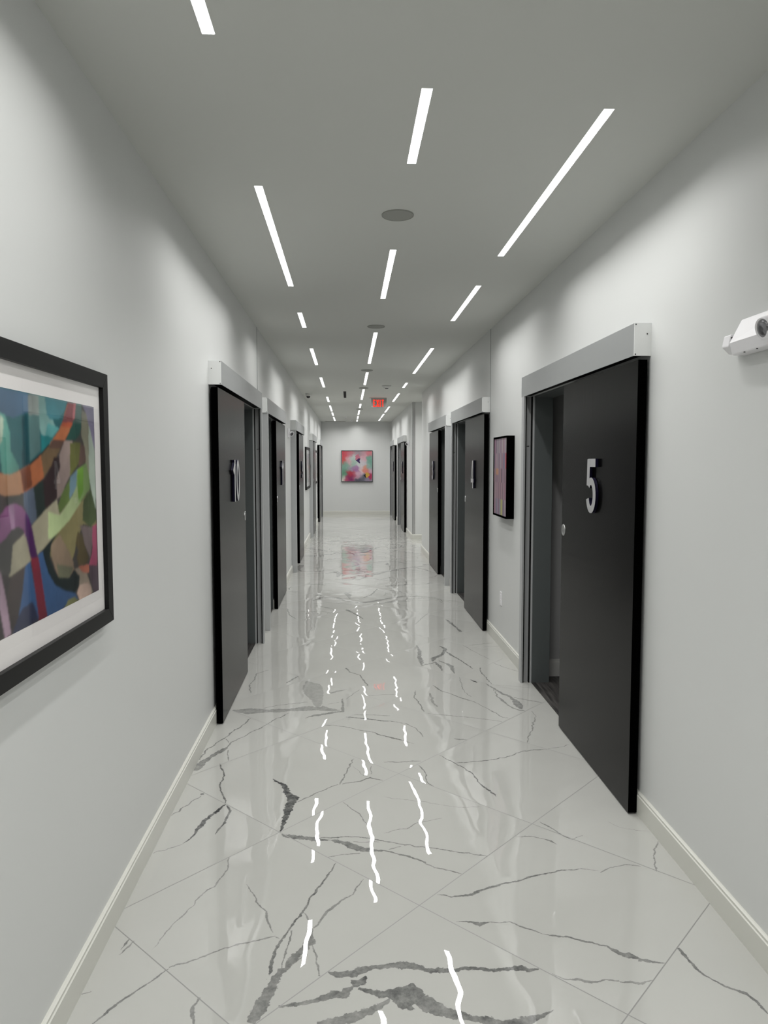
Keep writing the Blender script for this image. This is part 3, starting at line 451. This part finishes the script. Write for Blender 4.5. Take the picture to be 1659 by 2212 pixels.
def make_door(d):
    R = d['side']=='R'; n = d['n']
    X = (lambda p: XR-p) if R else (lambda p: XL+p)        # p = distance out from the wall
    def bx(bm, p0,p1, y0,y1,z0,z1, mi=0): box(bm, min(X(p0),X(p1)), max(X(p0),X(p1)), y0,y1,z0,z1, mi)
    yb = d['y']
    where = {'5':'nearest door on the right','4':'second door on the right','3':'third door on the right','2':'fourth door on the right, beyond the cross passage','1':'farthest door on the right','10':'nearest door on the left','11':'second door on the left','9':'third door on the left','8':'fourth door on the left, between two white-matted pictures','7':'farthest door on the left'}[n]
    D = thing('door_'+n, (X(0), yb+HL/2, 0), label='dark grey sliding door with steel number %s under an aluminium header, %s'%(n,where) if n not in '87' else 'dark grey sliding door under an aluminium header, %s'%where, kind='structure')
    # header cover: open-bottomed box
    hb = bmesh.new(); z0, z1, dp = 1.996, 2.132, .073
    bx(hb, dp-.003,dp, yb+.003,d['y1']-.003, z0,z1); bx(hb, 0,dp-.003, yb+.003,d['y1']-.003, z1-.003,z1)
    hc = obj('header_cover', hb, M_head, D, bevel=.0006)
    tb = bmesh.new(); bx(tb, .004,dp-.006, yb+.006,d['y1']-.006, z0+.012, z1-.006); obj('track', tb, M_dark, D)
    for e, yy in ((0,yb),(1,d['y1']-.003)):
        eb = bmesh.new(); bx(eb, 0,dp, yy,yy+.003, z0,z1); ec = obj('end_cap', eb, M_cap, D)
        if e == 0 and yb < 9:
            for p, z in ((dp-.006,z1-.006),(dp-.006,z0+.006),(.018,z1-.045)):
                sb = bmesh.new(); lathe(sb, [(.0028,-.001),(.0028,.0012)], (X(p), yy-.0002, z), '-y', 12); obj('screw', sb, M_screw, ec)
    # leaf
    lb = bmesh.new(); l0 = d['leaf']; l1 = l0+LW; p0, p1 = .014, .054
    bx(lb, p0+.001,p1-.0012, l0,l1, .008,1.980, 1); bx(lb, p1-.0012,p1, l0+.0005,l1-.0005, .0085,1.9795, 0)
    leaf = obj('leaf', lb, [M_leaf, M_edge], D, loc=(X(p1), (l0+l1)/2, 1.0))
    # flush pull near the edge that meets the post
    yp = l1-.035 if d['kind']=='A' else l0+.035
    pb = bmesh.new(); ax = '-x' if R else 'x'
    lathe(pb, [(.033,-.001),(.033,.0022),(.031,.003),(.024,.003),(.0235,.0012)], (X(p1), yp, 1.163), ax, 32)
    pu = obj('flush_pull', pb, M_pull, leaf); 
    # number
    q = number_mesh(n); nb = bmesh.new(); yc = (l0+l1)/2-.012 if R else (l0+l1)/2+.02; zc = 1.43
    f0, f1 = (p1+.002, p1+.0165)
    for qi, (L, Rr) in enumerate(q):
        f1 += .00025; f0 += .0001
        for lay, (fa_, fb_, mi) in enumerate(((f0,f1-.002,1),(f1-.002,f1,0))):
            pts = [((l),(r)) for l, r in zip(L,Rr)]
            V3 = lambda uv_, p: Vector((X(p), yc-uv_[0] if R else yc+uv_[0], zc+uv_[1]))
            ring = [[nb.verts.new(V3(l,fa_)),nb.verts.new(V3(r,fa_)),nb.verts.new(V3(r,fb_)),nb.verts.new(V3(l,fb_))] for l, r in pts]
            for a, b_ in zip(ring, ring[1:]):
                for k in range(4):
                    f = nb.faces.new((a[k],a[(k+1)%4],b_[(k+1)%4],b_[k])); f.material_index = 0 if (mi==0 and k==2) else 1
            nb.faces.new(ring[0][::-1]).material_index = 1; nb.faces.new(ring[-1]).material_index = 1
    if n not in '87': tag(obj('door_number', nb, [M_num, M_numside], leaf), 'brushed steel number %s with dark blue sides'%n)
    else: nb.free()
    # post
    ob = bmesh.new(); a, b_ = d['post'], d['post']+PW
    if d['kind'] == 'A':     # open channel facing the camera side
        bx(ob, .062,.075, a,b_, 0,z0); bx(ob, 0,.062, a+.03,b_, 0,z0); bx(ob, 0,.012, a,a+.03, 0,z0)
        post = obj('strike_post', ob, M_post, D)
        gb = bmesh.new(); bx(gb, .054,.062, a+.004,a+.031, 0,z0); bx(gb, .012,.018, a+.002,a+.031, 0,z0); obj('gasket', gb, M_dark, post)
        kb = bmesh.new(); bx(kb, .028,.046, a+.0285,a+.0302, 1.655,1.661); obj('strike_slot', kb, M_steel, post)
    else:
        bx(ob, 0,.075, a,b_-.03, 0,z0); bx(ob, .062,.075, b_-.03,b_, 0,z0); bx(ob, 0,.012, b_-.03,b_, 0,z0)
        post = obj('strike_post', ob, M_post, D)
    # jamb lining of the opening
    jb = bmesh.new(); o0, o1 = d['o0'], d['o1']
    bx(jb, 0,-WT-.004, o0,o0+.012, 0,OPH); bx(jb, 0,-WT-.004, o1-.012,o1, 0,OPH); bx(jb, 0,-WT-.004, o0+.012,o1-.012, OPH-.012,OPH)
    obj('jamb', jb, M_jamb, D)
    # threshold of dark planks
    return D
for d in DOORS: make_door(d)
# rooms behind the doors: plain shells, unlit, seen only through the gaps
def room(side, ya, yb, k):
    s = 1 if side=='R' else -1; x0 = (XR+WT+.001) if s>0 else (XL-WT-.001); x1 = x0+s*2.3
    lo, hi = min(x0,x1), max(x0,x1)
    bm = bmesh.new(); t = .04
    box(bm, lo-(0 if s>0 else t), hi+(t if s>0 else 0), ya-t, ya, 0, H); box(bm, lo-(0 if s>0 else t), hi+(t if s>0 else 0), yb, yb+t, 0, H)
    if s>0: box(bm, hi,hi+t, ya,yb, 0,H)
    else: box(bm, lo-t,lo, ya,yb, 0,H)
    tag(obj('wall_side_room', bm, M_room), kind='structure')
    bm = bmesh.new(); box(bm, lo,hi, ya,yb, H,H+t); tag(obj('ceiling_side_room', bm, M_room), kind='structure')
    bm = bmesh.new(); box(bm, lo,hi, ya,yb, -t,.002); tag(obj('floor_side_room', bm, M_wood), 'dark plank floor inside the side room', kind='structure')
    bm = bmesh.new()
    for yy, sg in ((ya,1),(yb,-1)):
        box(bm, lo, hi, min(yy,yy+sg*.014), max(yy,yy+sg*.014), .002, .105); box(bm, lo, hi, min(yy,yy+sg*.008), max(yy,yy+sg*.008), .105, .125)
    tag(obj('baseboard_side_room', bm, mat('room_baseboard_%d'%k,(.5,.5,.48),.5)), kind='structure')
k = 0
for d in DOORS:
    nb_ = [e for e in DOORS if e['side']==d['side']]
    if d['kind']=='A': ya, yb = d['o0']-.12, d['o1']+.15
    else: ya, yb = d['o0']-.12, d['o1']+.12
    room(d['side'], ya, yb, k); k += 1
for d in DOORS:      # plank threshold inside each opening
    xa, xb = (XR, XR+WT+.001) if d['side']=='R' else (XL-WT-.001, XL)
    bm = bmesh.new(); box(bm, xa,xb, d['o0']+.012,d['o1']-.012, 0.0005,.0045); tag(obj('trim_threshold', bm, M_wood), kind='structure')
# ------------------------------------------------------------------ framed pictures
def add_paint(bm, f, layer, col):
    for l in f.loops: l[layer] = col
def framed_print(yc0, yc1, z0, z1, label, group=None, polys=None, fw=.046, dep=.03, seed=0):
    t = thing('framed_picture', (XL, (yc0+yc1)/2, (z0+z1)/2), label=label, cat='picture')
    if group: t['group'] = group
    bm = bmesh.new()
    def fb(a,b_,c,d_): box(bm, XL, XL+dep, a,b_,c,d_)
    # mitred frame: four bars
    o = [(yc0,z0),(yc1,z0),(yc1,z1),(yc0,z1)]; i_ = [(yc0+fw,z0+fw),(yc1-fw,z0+fw),(yc1-fw,z1-fw),(yc0+fw,z1-fw)]
    for k in range(4):
        a, b_, c, d_ = o[k], o[(k+1)%4], i_[(k+1)%4], i_[k]
        A = [bm.verts.new((XL+.001,*p)) for p in (a,b_,c,d_)]; B = [bm.verts.new((XL+dep,*p)) for p in (a,b_,c,d_)]
        for q in range(4): bm.faces.new((A[q],A[(q+1)%4],B[(q+1)%4],B[q]))
        bm.faces.new(A); bm.faces.new(B)
    obj('frame', bm, M_frame, t, bevel=.0012)
    bm = bmesh.new(); box(bm, XL+.002, XL+.0165, yc0+fw*.6,yc1-fw*.6, z0+fw*.6, z1-fw*.6); obj('mat_board', bm, M_matb, t)
    bm = bmesh.new(); cl = bm.loops.layers.float_color.new('paint')
    m_ = .042; py0, py1, pz0, pz1 = yc0+fw+.06, 2.289 if polys else yc1-fw-.065, 1.150 if polys else z0+fw+.075, 1.720 if polys else z1-fw-.07
    xb = XL+.0168
    f = bm.faces.new([bm.verts.new((xb,a,b_)) for a,b_ in ((py0,pz0),(py1,pz0),(py1,pz1),(py0,pz1))]); add_paint(bm, f, cl, srgb(70,68,64,1.2) if polys else srgb(150,140,140,1.1))
    if polys:
        pass
    else:
        r = random.Random(seed)
        for k in range(22):
            y, z = r.uniform(py0,py1-.08), r.uniform(pz0,pz1-.1); w_, h_ = r.uniform(.04,.3), r.uniform(.04,.2)
            f = bm.faces.new([bm.verts.new((xb+.00005*(k+1),min(y+a*w_,py1),min(z+b_*h_,pz1))) for a,b_ in ((0,0),(1,.2),(.8,1),(.1,.8))]); add_paint(bm, f, cl, srgb(*r.choice(((190,120,130),(60,110,120),(200,170,120),(90,80,110),(210,200,195))),1.1))
    if polys:
        bm.free(); import numpy as np
        ny, nz = 290, 196; Y = np.linspace(py0,py1,ny); Z = np.linspace(pz0,pz1,nz); gy, gz = np.meshgrid(Y,Z)
        img = np.zeros((nz,ny,3)); img[:] = srgb(64,60,58)[:3]; rr = random.Random(4)
        for pl in polys:
            g_ = sum(pl[0])/3; c = np.array(srgb(*[v*.88+g_*.12 for v in pl[0]], 1.0)[:3]); q = pl[1:]; ins = np.zeros(gy.shape,bool)
            for (y1_,z1_),(y2_,z2_) in zip(q, q[1:]+q[:1]):
                if abs(z2_-z1_) < 1e-9: continue
                ins ^= ((z1_>gz) != (z2_>gz)) & (gy < (y2_-y1_)*(gz-z1_)/(z2_-z1_)+y1_)
            cy, cz = sum(p[0] for p in q)/len(q), sum(p[1] for p in q)/len(q); th_ = rr.uniform(0,6.28); L_ = max(abs(p[0]-cy)+abs(p[1]-cz) for p in q)
            sh = 1+.38*np.clip(((gy-cy)*math.cos(th_)+(gz-cz)*math.sin(th_))/max(L_,.02),-1,1)
            img[ins] = (c[None,:]*sh[ins][:,None])
        for _ in range(2):
            p_ = np.pad(img,((1,1),(1,1),(0,0)),mode='edge'); img = (p_[1:-1,1:-1]*2+p_[:-2,1:-1]+p_[2:,1:-1]+p_[1:-1,:-2]+p_[1:-1,2:])/6
        co = np.stack([np.full(gy.size,xb),gy.ravel(),gz.ravel()],1); me = bpy.data.meshes.new('print')
        idx = np.arange(ny*nz).reshape(nz,ny); F4 = np.stack([idx[:-1,:-1],idx[:-1,1:],idx[1:,1:],idx[1:,:-1]],-1).reshape(-1,4)
        co -= np.array(t.location)[None,:]
        me.from_pydata(co.tolist(),[],F4.tolist()); at = me.attributes.new('paint','FLOAT_COLOR','POINT')
        at.data.foreach_set('color', np.concatenate([img.reshape(-1,3),np.ones((ny*nz,1))],1).astype(np.float32).ravel())
        me.materials.append(M_print); pr = bpy.data.objects.new('print', me); C.objects.link(pr); pr.parent = t
    else: pr = obj('print', bm, M_print, t, fix=False)
    bm = bmesh.new(); box(bm, XL+.0205,XL+.0222, yc0+fw-.004,yc1-fw+.004, z0+fw-.004,z1-fw+.004); obj('glass_pane', bm, M_glass, t)
    return t
framed_print(1.06, 2.386, 1.034, 1.830, 'large black framed colourful abstract print in a white mat, nearest on the left wall', polys=PAINT)
framed_print(13.42, 14.80, 1.034, 1.832, 'black framed white-matted picture on the left wall beyond door 9', seed=3, fw=.05)
framed_print(17.05, 18.30, 1.034, 1.832, 'black framed white-matted picture on the left wall, farthest of the framed ones', seed=5, fw=.05)
# square painting on the end wall
def canvas(name, P, du, dv, nu, nv, fn, material, parent):
    bm = bmesh.new(); cl = bm.loops.layers.float_color.new('paint'); P = Vector(P); du = Vector(du); dv = Vector(dv)
    g = [[bm.verts.new(P+du*(i/nu)+dv*(j/nv)) for j in range(nv+1)] for i in range(nu+1)]
    for i in range(nu):
        for j in range(nv):
            f = bm.faces.new((g[i][j],g[i+1][j],g[i+1][j+1],g[i][j+1]))
            for l, (a,b_) in zip(f.loops, ((i,j),(i+1,j),(i+1,j+1),(i,j+1))): l[cl] = fn(a/nu, b_/nv)
    return obj(name, bm, material, parent, fix=False)
BL = [ # u, v(up), ru, rv, colour, weight
 (.05,.88,.12,.16,(178,50,62),1.6),(.04,.75,.07,.12,(190,60,55),1.2),(.25,.92,.15,.08,(165,85,98),1),(.5,.95,.12,.08,(125,110,118),1),(.72,.93,.12,.07,(160,120,128),1),(.88,.93,.09,.07,(190,88,100),1.4),
 (.22,.68,.09,.14,(185,135,142),1),(.38,.78,.1,.12,(150,165,160),1),(.36,.62,.09,.1,(125,155,140),1.1),(.08,.5,.10,.14,(98,140,122),1.5),(.18,.42,.1,.1,(110,140,130),1),(.07,.28,.09,.14,(70,125,95),1.4),(.05,.08,.07,.1,(190,180,170),1.3),
 (.75,.75,.07,.1,(178,130,140),1),(.93,.68,.07,.16,(90,140,122),1.6),(.9,.52,.08,.1,(120,150,142),1.1),(.68,.6,.09,.12,(165,162,168),1),(.55,.55,.08,.06,(165,170,170),1),(.65,.42,.06,.14,(185,165,168),1),
 (.45,.43,.12,.06,(140,100,140),1.3),(.50,.36,.08,.05,(130,80,130),1.2),(.30,.42,.08,.06,(130,125,140),1),(.77,.42,.08,.07,(190,120,98),1.4),(.80,.34,.09,.06,(200,105,92),1.4),(.95,.36,.05,.08,(175,135,155),1),
 (.25,.22,.09,.11,(170,35,52),2.2),(.27,.13,.10,.08,(100,25,85),2.2),(.16,.08,.07,.07,(165,50,80),1.4),(.38,.2,.05,.1,(165,75,90),1.2),(.55,.22,.10,.12,(178,135,155),1.2),(.5,.12,.06,.06,(160,110,125),1),
 (.68,.10,.09,.10,(78,80,92),2),(.6,.03,.10,.05,(55,56,72),2),(.85,.06,.10,.05,(120,105,130),1.2),(.93,.18,.05,.07,(160,30,70),2.2)]
def end_paint(u, v):
    u0_, v0_ = u, v
    u = u+.022*math.sin(v*17+1)+.014*math.sin(v*41+u*9); v = v+.022*math.sin(u*19+2)+.012*math.sin(u*47+v*13)
    h = [0,0,0]; W = 1e-6
    for a, b_, ru, rv, c, wt in BL:
        g = wt*math.exp(-(((u-a)/ru)**2+((v-b_)/rv)**2)*1.1); W += g
        for k in range(3): h[k] += g*c[k]
    c = [x/W for x in h]
    # crisp petals: dark violet wedge, yellow and black bud
    def inside(pts):
        s = 0; n = len(pts)
        for i in range(n):
            (x1,y1),(x2,y2) = pts[i], pts[(i+1)%n]
            if (y1>v)!=(y2>v) and u < (x2-x1)*(v-y1)/(y2-y1)+x1: s ^= 1
        return s
    if inside(((.45,.82),(.52,.88),(.63,.85),(.61,.78),(.47,.68))): c = (165,85,105)
    if inside(((.47,.67),(.62,.80),(.60,.68),(.57,.60),(.53,.60))): c = (45,20,75)
    if inside(((.75,.26),(.86,.27),(.90,.20),(.86,.10),(.80,.10),(.74,.18))): c = (185,135,40)
    if inside(((.71,.17),(.75,.24),(.80,.14),(.80,.09))): c = (18,20,22)
    g_ = sum(c)/3; return srgb(*[x*.8+g_*.2+4 for x in c], 1.22)
t = thing('painting', (.255, YE, 1.427), label='square pink, green and violet abstract painting in thin black frame on the end wall', cat='painting')
bm = bmesh.new(); x0,x1,z0,z1 = -.208,.718,.962,1.892
for a in ((x0,x1,z0,z0+.016),(x0,x1,z1-.016,z1),(x0,x0+.016,z0+.016,z1-.016),(x1-.016,x1,z0+.016,z1-.016)): box(bm, a[0],a[1], YE-.045,YE-.001, a[2],a[3])
obj('frame', bm, M_frame, t)
bm = bmesh.new(); box(bm, x0+.014,x1-.014, YE-.036,YE-.002, z0+.014,z1-.014); obj('stretcher', bm, M_white, t)
canvas('canvas', (x0+.02,YE-.0365,z0+.02), (x1-x0-.04,0,0), (0,0,z1-z0-.04), 110, 110, end_paint, M_canvas, t)
# streaked painting on the right wall
def streaks(u, v):   # u from near (0) to far (1), v up
    band = 0 if v > .80 else 1 if v > .60 else 2 if v > .42 else 3 if v > .2 else 4
    r = random.Random(int(u*26)*7+band*131+5)
    base = r.choice(((150,140,150),(125,115,140),(140,105,130),(165,160,165),(110,108,122),(150,120,130),(120,105,118),(160,150,150)))
    k = 1
    if band in (2,3): base = tuple((a+b_)/2 for a,b_ in zip(base,(150,112,120)))
    if band == 4 and .30 < u < .45: base = (165,160,110)
    if band == 1 and u < .12: base = (165,70,85)
    if band == 2 and .36 < u < .40: base = (50,35,55)
    if band == 2 and .65 < u < .85 and v > .52: base = (180,135,110)
    return srgb(*base, .95)
t = thing('painting', (XR, 5.76, 1.433), label='deep black framed painting of mauve vertical streaks, between doors 5 and 4', cat='painting')
bm = bmesh.new(); y0,y1,z0,z1 = 5.52, 6.03, 1.108, 1.752; dp = .062; fw = .012
for a in ((y0,y1,z0,z0+fw),(y0,y1,z1-fw,z1),(y0,y0+fw,z0+fw,z1-fw),(y1-fw,y1,z0+fw,z1-fw)): box(bm, XR-dp,XR-.001, *a)
obj('frame', bm, M_edge, t)
bm = bmesh.new(); box(bm, XR-dp+.006,XR-.002, y0+fw+.003,y1-fw-.003, z0+fw+.003,z1-fw-.003); obj('stretcher', bm, M_white, t)
canvas('canvas', (XR-dp+.0055,y0+fw+.003,z0+fw+.003), (0,y1-y0-2*fw-.006,0), (0,0,z1-z0-2*fw-.006), 78, 60, streaks, M_streak, t)
# ------------------------------------------------------------------ wall outlet
t = thing('wall_outlet', (XR, 5.95, .405), label='white duplex outlet plate low on the right wall under the streaked painting', cat='outlet')
bm = bmesh.new(); box(bm, XR-.006,XR, 5.915,5.985, .348,.463); obj('cover_plate', bm, M_white, t, bevel=.002)
for z in (.385,.426):
    bm = bmesh.new(); box(bm, XR-.008,XR-.005, 5.934,5.966, z-.014,z+.014); s = obj('socket', bm, M_white, t)
# thermostat-like box beside door 8
t = thing('wall_control', (XL, 14.87, 1.428), label='small dark grey wall control between the framed picture and the fourth left door', cat='wall control')
bm = bmesh.new(); box(bm, XL,XL+.028, 14.835,14.893, 1.352,1.504); obj('case', bm, mat('control_grey',(.10,.10,.10),.4), t, bevel=.003)
bm = bmesh.new(); box(bm, XL+.028,XL+.029, 14.845,14.883, 1.44,1.49); obj('screen', bm, M_black, t)
# ------------------------------------------------------------------ corner guard
t = thing('corner_guard', (XR, GY1, .1), label='tall steel corner guard at the far corner of the cross passage', cat='corner guard')
bm = bmesh.new(); box(bm, XR-.0025,XR, GY1-.0025,GY1+.05, .105,H-.002); box(bm, XR-.0025,XR+.055, GY1-.0025,GY1, .105,H-.002); obj('angle', bm, M_steel, t)
# ------------------------------------------------------------------ ceiling fittings
for x, y, lab in ((.242,3.555,'nearest of the discs'),(.248,6.42,'second of the discs from the viewpoint'),(.245,9.44,'third of the ceiling discs'),(.25,11.70,'fourth of the ceiling discs, before the EXIT sign'),(.257,16.28,'fifth and farthest of the ceiling discs')):
    t = thing('ceiling_speaker', (x,y,H), label='round flush grey speaker grille, '+lab, cat='speaker', group='ceiling speakers along the middle row')
    bm = bmesh.new(); lathe(bm, [(.077,0.0005),(.077,-.0045),(.075,-.006),(.073,-.006),(.0728,-.003),(.0728,.0004)], (x,y,H), 'z', 48); obj('rim', bm, M_whitem if False else M_spk, t)
    bm = bmesh.new(); lathe(bm, [(.0725,-.0002),(.0725,-.0042)], (x,y,H), 'z', 48); obj('grille', bm, M_spk, t)
t = thing('dome_camera', (-.69,12.72,H), label='small dome security camera with a black bubble on the ceiling by the left wall', cat='camera')
bm = bmesh.new(); lathe(bm, [(.052,0),(.052,-.006),(.046,-.012),(.042,-.038),(.034,-.044)], (-.69,12.72,H), 'z', 32); obj('base', bm, M_whitem, t)
bm = bmesh.new(); lathe(bm, [(.034,-.043)]+[(.034*math.cos(a*math.pi/16),-.047-.030*math.sin(a*math.pi/16)) for a in range(0,8)]+[(.001,-.077)], (-.69,12.72,H), 'z', 32); obj('bubble', bm, M_black, t)
t = thing('smoke_detector', (.60,11.35,H), label='white round smoke detector on the ceiling between the middle and right light rows', cat='smoke detector')
bm = bmesh.new(); lathe(bm, [(.072,0),(.072,-.008),(.060,-.014),(.050,-.030),(.034,-.038)], (.60,11.35,H), 'z', 32); obj('base', bm, M_whitem, t)
bm = bmesh.new(); lathe(bm, [(.030,-.037),(.026,-.046),(.001,-.048)], (.60,11.35,H), 'z', 24); obj('sensor', bm, M_black, t)
t = thing('slot_diffuser', (-.056,12.87,H), label='narrow black air slot in the ceiling left of the middle light row', cat='air vent')
bm = bmesh.new()
for a in ((-.079,-.075,12.28,13.45),(-.037,-.033,12.28,13.45),(-.075,-.037,12.28,12.284),(-.075,-.037,13.446,13.45)): box(bm, *a, H-.004,H)
obj('frame', bm, M_slotd, t)
bm = bmesh.new(); box(bm, -.075,-.037,12.284,13.446,H-.0015,H-.0005); obj('slot', bm, M_dark, t)
t = thing('sprinkler_head', (-.075,19.23,H), label='small round sprinkler head on the far ceiling between left and middle light rows', cat='sprinkler')
bm = bmesh.new(); lathe(bm, [(.055,0),(.055,-.003),(.02,-.006),(.012,-.03),(.022,-.032),(.022,-.034)], (-.075,19.23,H), 'z', 24); obj('escutcheon', bm, M_white, t)
t = thing('sprinkler_head', (.10,20.7,H), label='small round sprinkler head on the ceiling closest to the end wall', cat='sprinkler')
bm = bmesh.new(); lathe(bm, [(.05,0),(.05,-.003),(.02,-.006),(.012,-.03),(.022,-.032),(.022,-.034)], (.10,20.7,H), 'z', 24); obj('escutcheon', bm, M_white, t)
t = thing('air_grille', (-.37,21.26,H), label='flat rectangular return air grille in the ceiling just before the end wall', cat='air vent')
bm = bmesh.new(); 
for a in ((-.68,-.06,21.13,21.145),(-.68,-.06,21.375,21.39),(-.68,-.665,21.145,21.375),(-.075,-.06,21.145,21.375)): box(bm,*a,H-.008,H)
obj('frame', bm, M_whitem, t)
bm = bmesh.new()
for k in range(9): box(bm, -.665,-.075, 21.15+k*.025,21.162+k*.025, H-.006,H-.001)
obj('louvres', bm, M_spk, t)
# EXIT sign
EX = (.568,13.45)
t = thing('exit_sign', (EX[0],EX[1],H), label='clear panel exit sign with red EXIT letters hanging from the ceiling', cat='exit sign')
bm = bmesh.new(); box(bm, .388,.716, 13.43,13.47, H-.012,H); obj('canopy', bm, M_whitem, t, bevel=.002)
bm = bmesh.new(); box(bm, .427,.709, 13.447,13.453, 2.556,H-.011); obj('panel', bm, M_exit, t)
LET = {'E': [([(.0,.0),(.0,1)],0),([(-.1,.07),(.5,.07)],0),([(-.1,.5),(.42,.5)],0),([(-.1,.93),(.5,.93)],0)], 'X': [([(-.05,0),(.55,1)],0),([(-.05,1),(.55,0)],0)], 'I': [([(0,0),(0,1)],0)], 'T': [([(.27,0),(.27,1)],0),([(-.03,.93),(.57,.93)],0)]}
def exit_text(side):
    bm = bmesh.new(); x = .462; h = .128; yy = 13.4465
    for c, adv in (('E',.052),('X',.056),('I',.026),('T',.05)):
        for pts, _ in LET[c]:
            th_ = .16 if c != 'X' else .15
            L, R = ribbon2d([(p[0]*.062/1.0, p[1]*h) for p in pts], .0175)
            quad = [(L[0].x,L[0].y),(L[1].x,L[1].y),(R[1].x,R[1].y),(R[0].x,R[0].y)]
            A = [bm.verts.new((x+.009+px, yy, 2.568+pz)) for px,pz in quad]; B = [bm.verts.new((x+.009+px, yy-.002, 2.568+pz)) for px,pz in quad]
            bm.faces.new(B)
            for k in range(4): bm.faces.new((A[k],A[(k+1)%4],B[(k+1)%4],B[k]))
            bm.faces.new(A[::-1])
        x += adv+.006
    return bm
tag(obj('lettering', exit_text(0), M_red, t), 'red letters EXIT')
# ------------------------------------------------------------------ emergency lights
def emergency(side, y, z, label, L=.40):
    s = 1 if side=='L' else -1; x0 = XL if side=='L' else XR
    X = lambda p: x0+s*p
    t = thing('emergency_light', (x0,y,z), label=label, cat='emergency light')
    bm = bmesh.new()
    # housing: slanted front, long along the wall
    prof = [(0,.052),(.030,.052),(.062,-.020),(.050,-.058),(0,-.058)]
    e0, e1 = y-L/2+.02, y+L/2-.055
    A = [bm.verts.new((X(p),e0,z+q)) for p,q in prof]; B = [bm.verts.new((X(p*.9),e1+(0 if q<0 else -.018),z+q)) for p,q in prof]
    for i in range(5): bm.faces.new((A[i],A[(i+1)%5],B[(i+1)%5],B[i]))
    bm.faces.new(A[::-1]); bm.faces.new(B); obj('housing', bm, M_white, t, bevel=.004)
    for yy, dirn in ((y+L/2-.03,1),(y-L/2,-1)):
        bm = bmesh.new()
        prof = [(.012,.004),(.050,.010),(.058,-.030),(.030,-.055),(.012,-.050)]
        A = [bm.verts.new((X(p),yy-.026,z+q)) for p,q in prof]; B = [bm.verts.new((X(p*.92),yy+.026,z+q*.92+.002)) for p,q in prof]
        for i in range(5): bm.faces.new((A[i],A[(i+1)%5],B[(i+1)%5],B[i]))
        bm.faces.new(A[::-1]); bm.faces.new(B); h_ = obj('lamp_head', bm, M_white, t, bevel=.004)
        bm = bmesh.new(); box(bm, min(X(.02),X(.05)), max(X(.02),X(.05)), yy-.0275,yy-.0255, z-.004,z+.0); obj('shade_slot', bm, M_black, h_)
    yy = y-.055
    ax = (s*.94,-.1,-.28)
    bm = bmesh.new(); lathe(bm, [(.034,-.030),(.034,.012),(.031,.015),(.027,.010)], (X(.050),yy,z-.006), ax, 32); lm = obj('lamp', bm, M_white, t)
    bm = bmesh.new(); lathe(bm, [(.0275,-.006),(.0275,.0115),(.019,.0155),(.007,.017)], (X(.050),yy,z-.006), ax, 32); obj('lens', bm, M_lens, lm)
    for dy in (.06,.13):
        bm = bmesh.new(); lathe(bm, [(.003,0),(.003,.002)], (X(.045),y+dy-.06,z-.057), '-z', 10); obj('indicator', bm, M_screw, t)
emergency('R', 2.15, 1.948, 'white emergency light high on the right wall, cut by the photo right edge')
def spot_emergency(side, y, z, label):
    s = 1 if side=='L' else -1; x0 = XL if side=='L' else XR; X = lambda p: x0+s*p
    t = thing('emergency_light', (x0,y,z), label=label, cat='emergency light')
    bm = bmesh.new(); box(bm, min(X(0),X(.018)),max(X(0),X(.018)), y-.055,y+.055, z-.06,z+.06); obj('wall_plate', bm, M_white, t, bevel=.004)
    d = Vector((s*.62,-.62,-.35)).normalized(); o = Vector((X(.022),y-.01,z+.0))
    bm = bmesh.new(); lathe(bm, [(.012,-.01),(.016,.012),(.030,.026),(.036,.048),(.033,.05),(.028,.046)], o, d, 28); h_ = obj('lamp_head', bm, M_white, t)
    bm = bmesh.new(); lathe(bm, [(.027,.042),(.027,.0475),(.015,.052)], o, d, 28); obj('lens', bm, M_lens, h_)
spot_emergency('L', 9.74, 1.94, 'small white swivel emergency light on the left wall just before door 9')
spot_emergency('R', 15.25, 1.94, 'small white swivel emergency light on the right wall just before door 2')
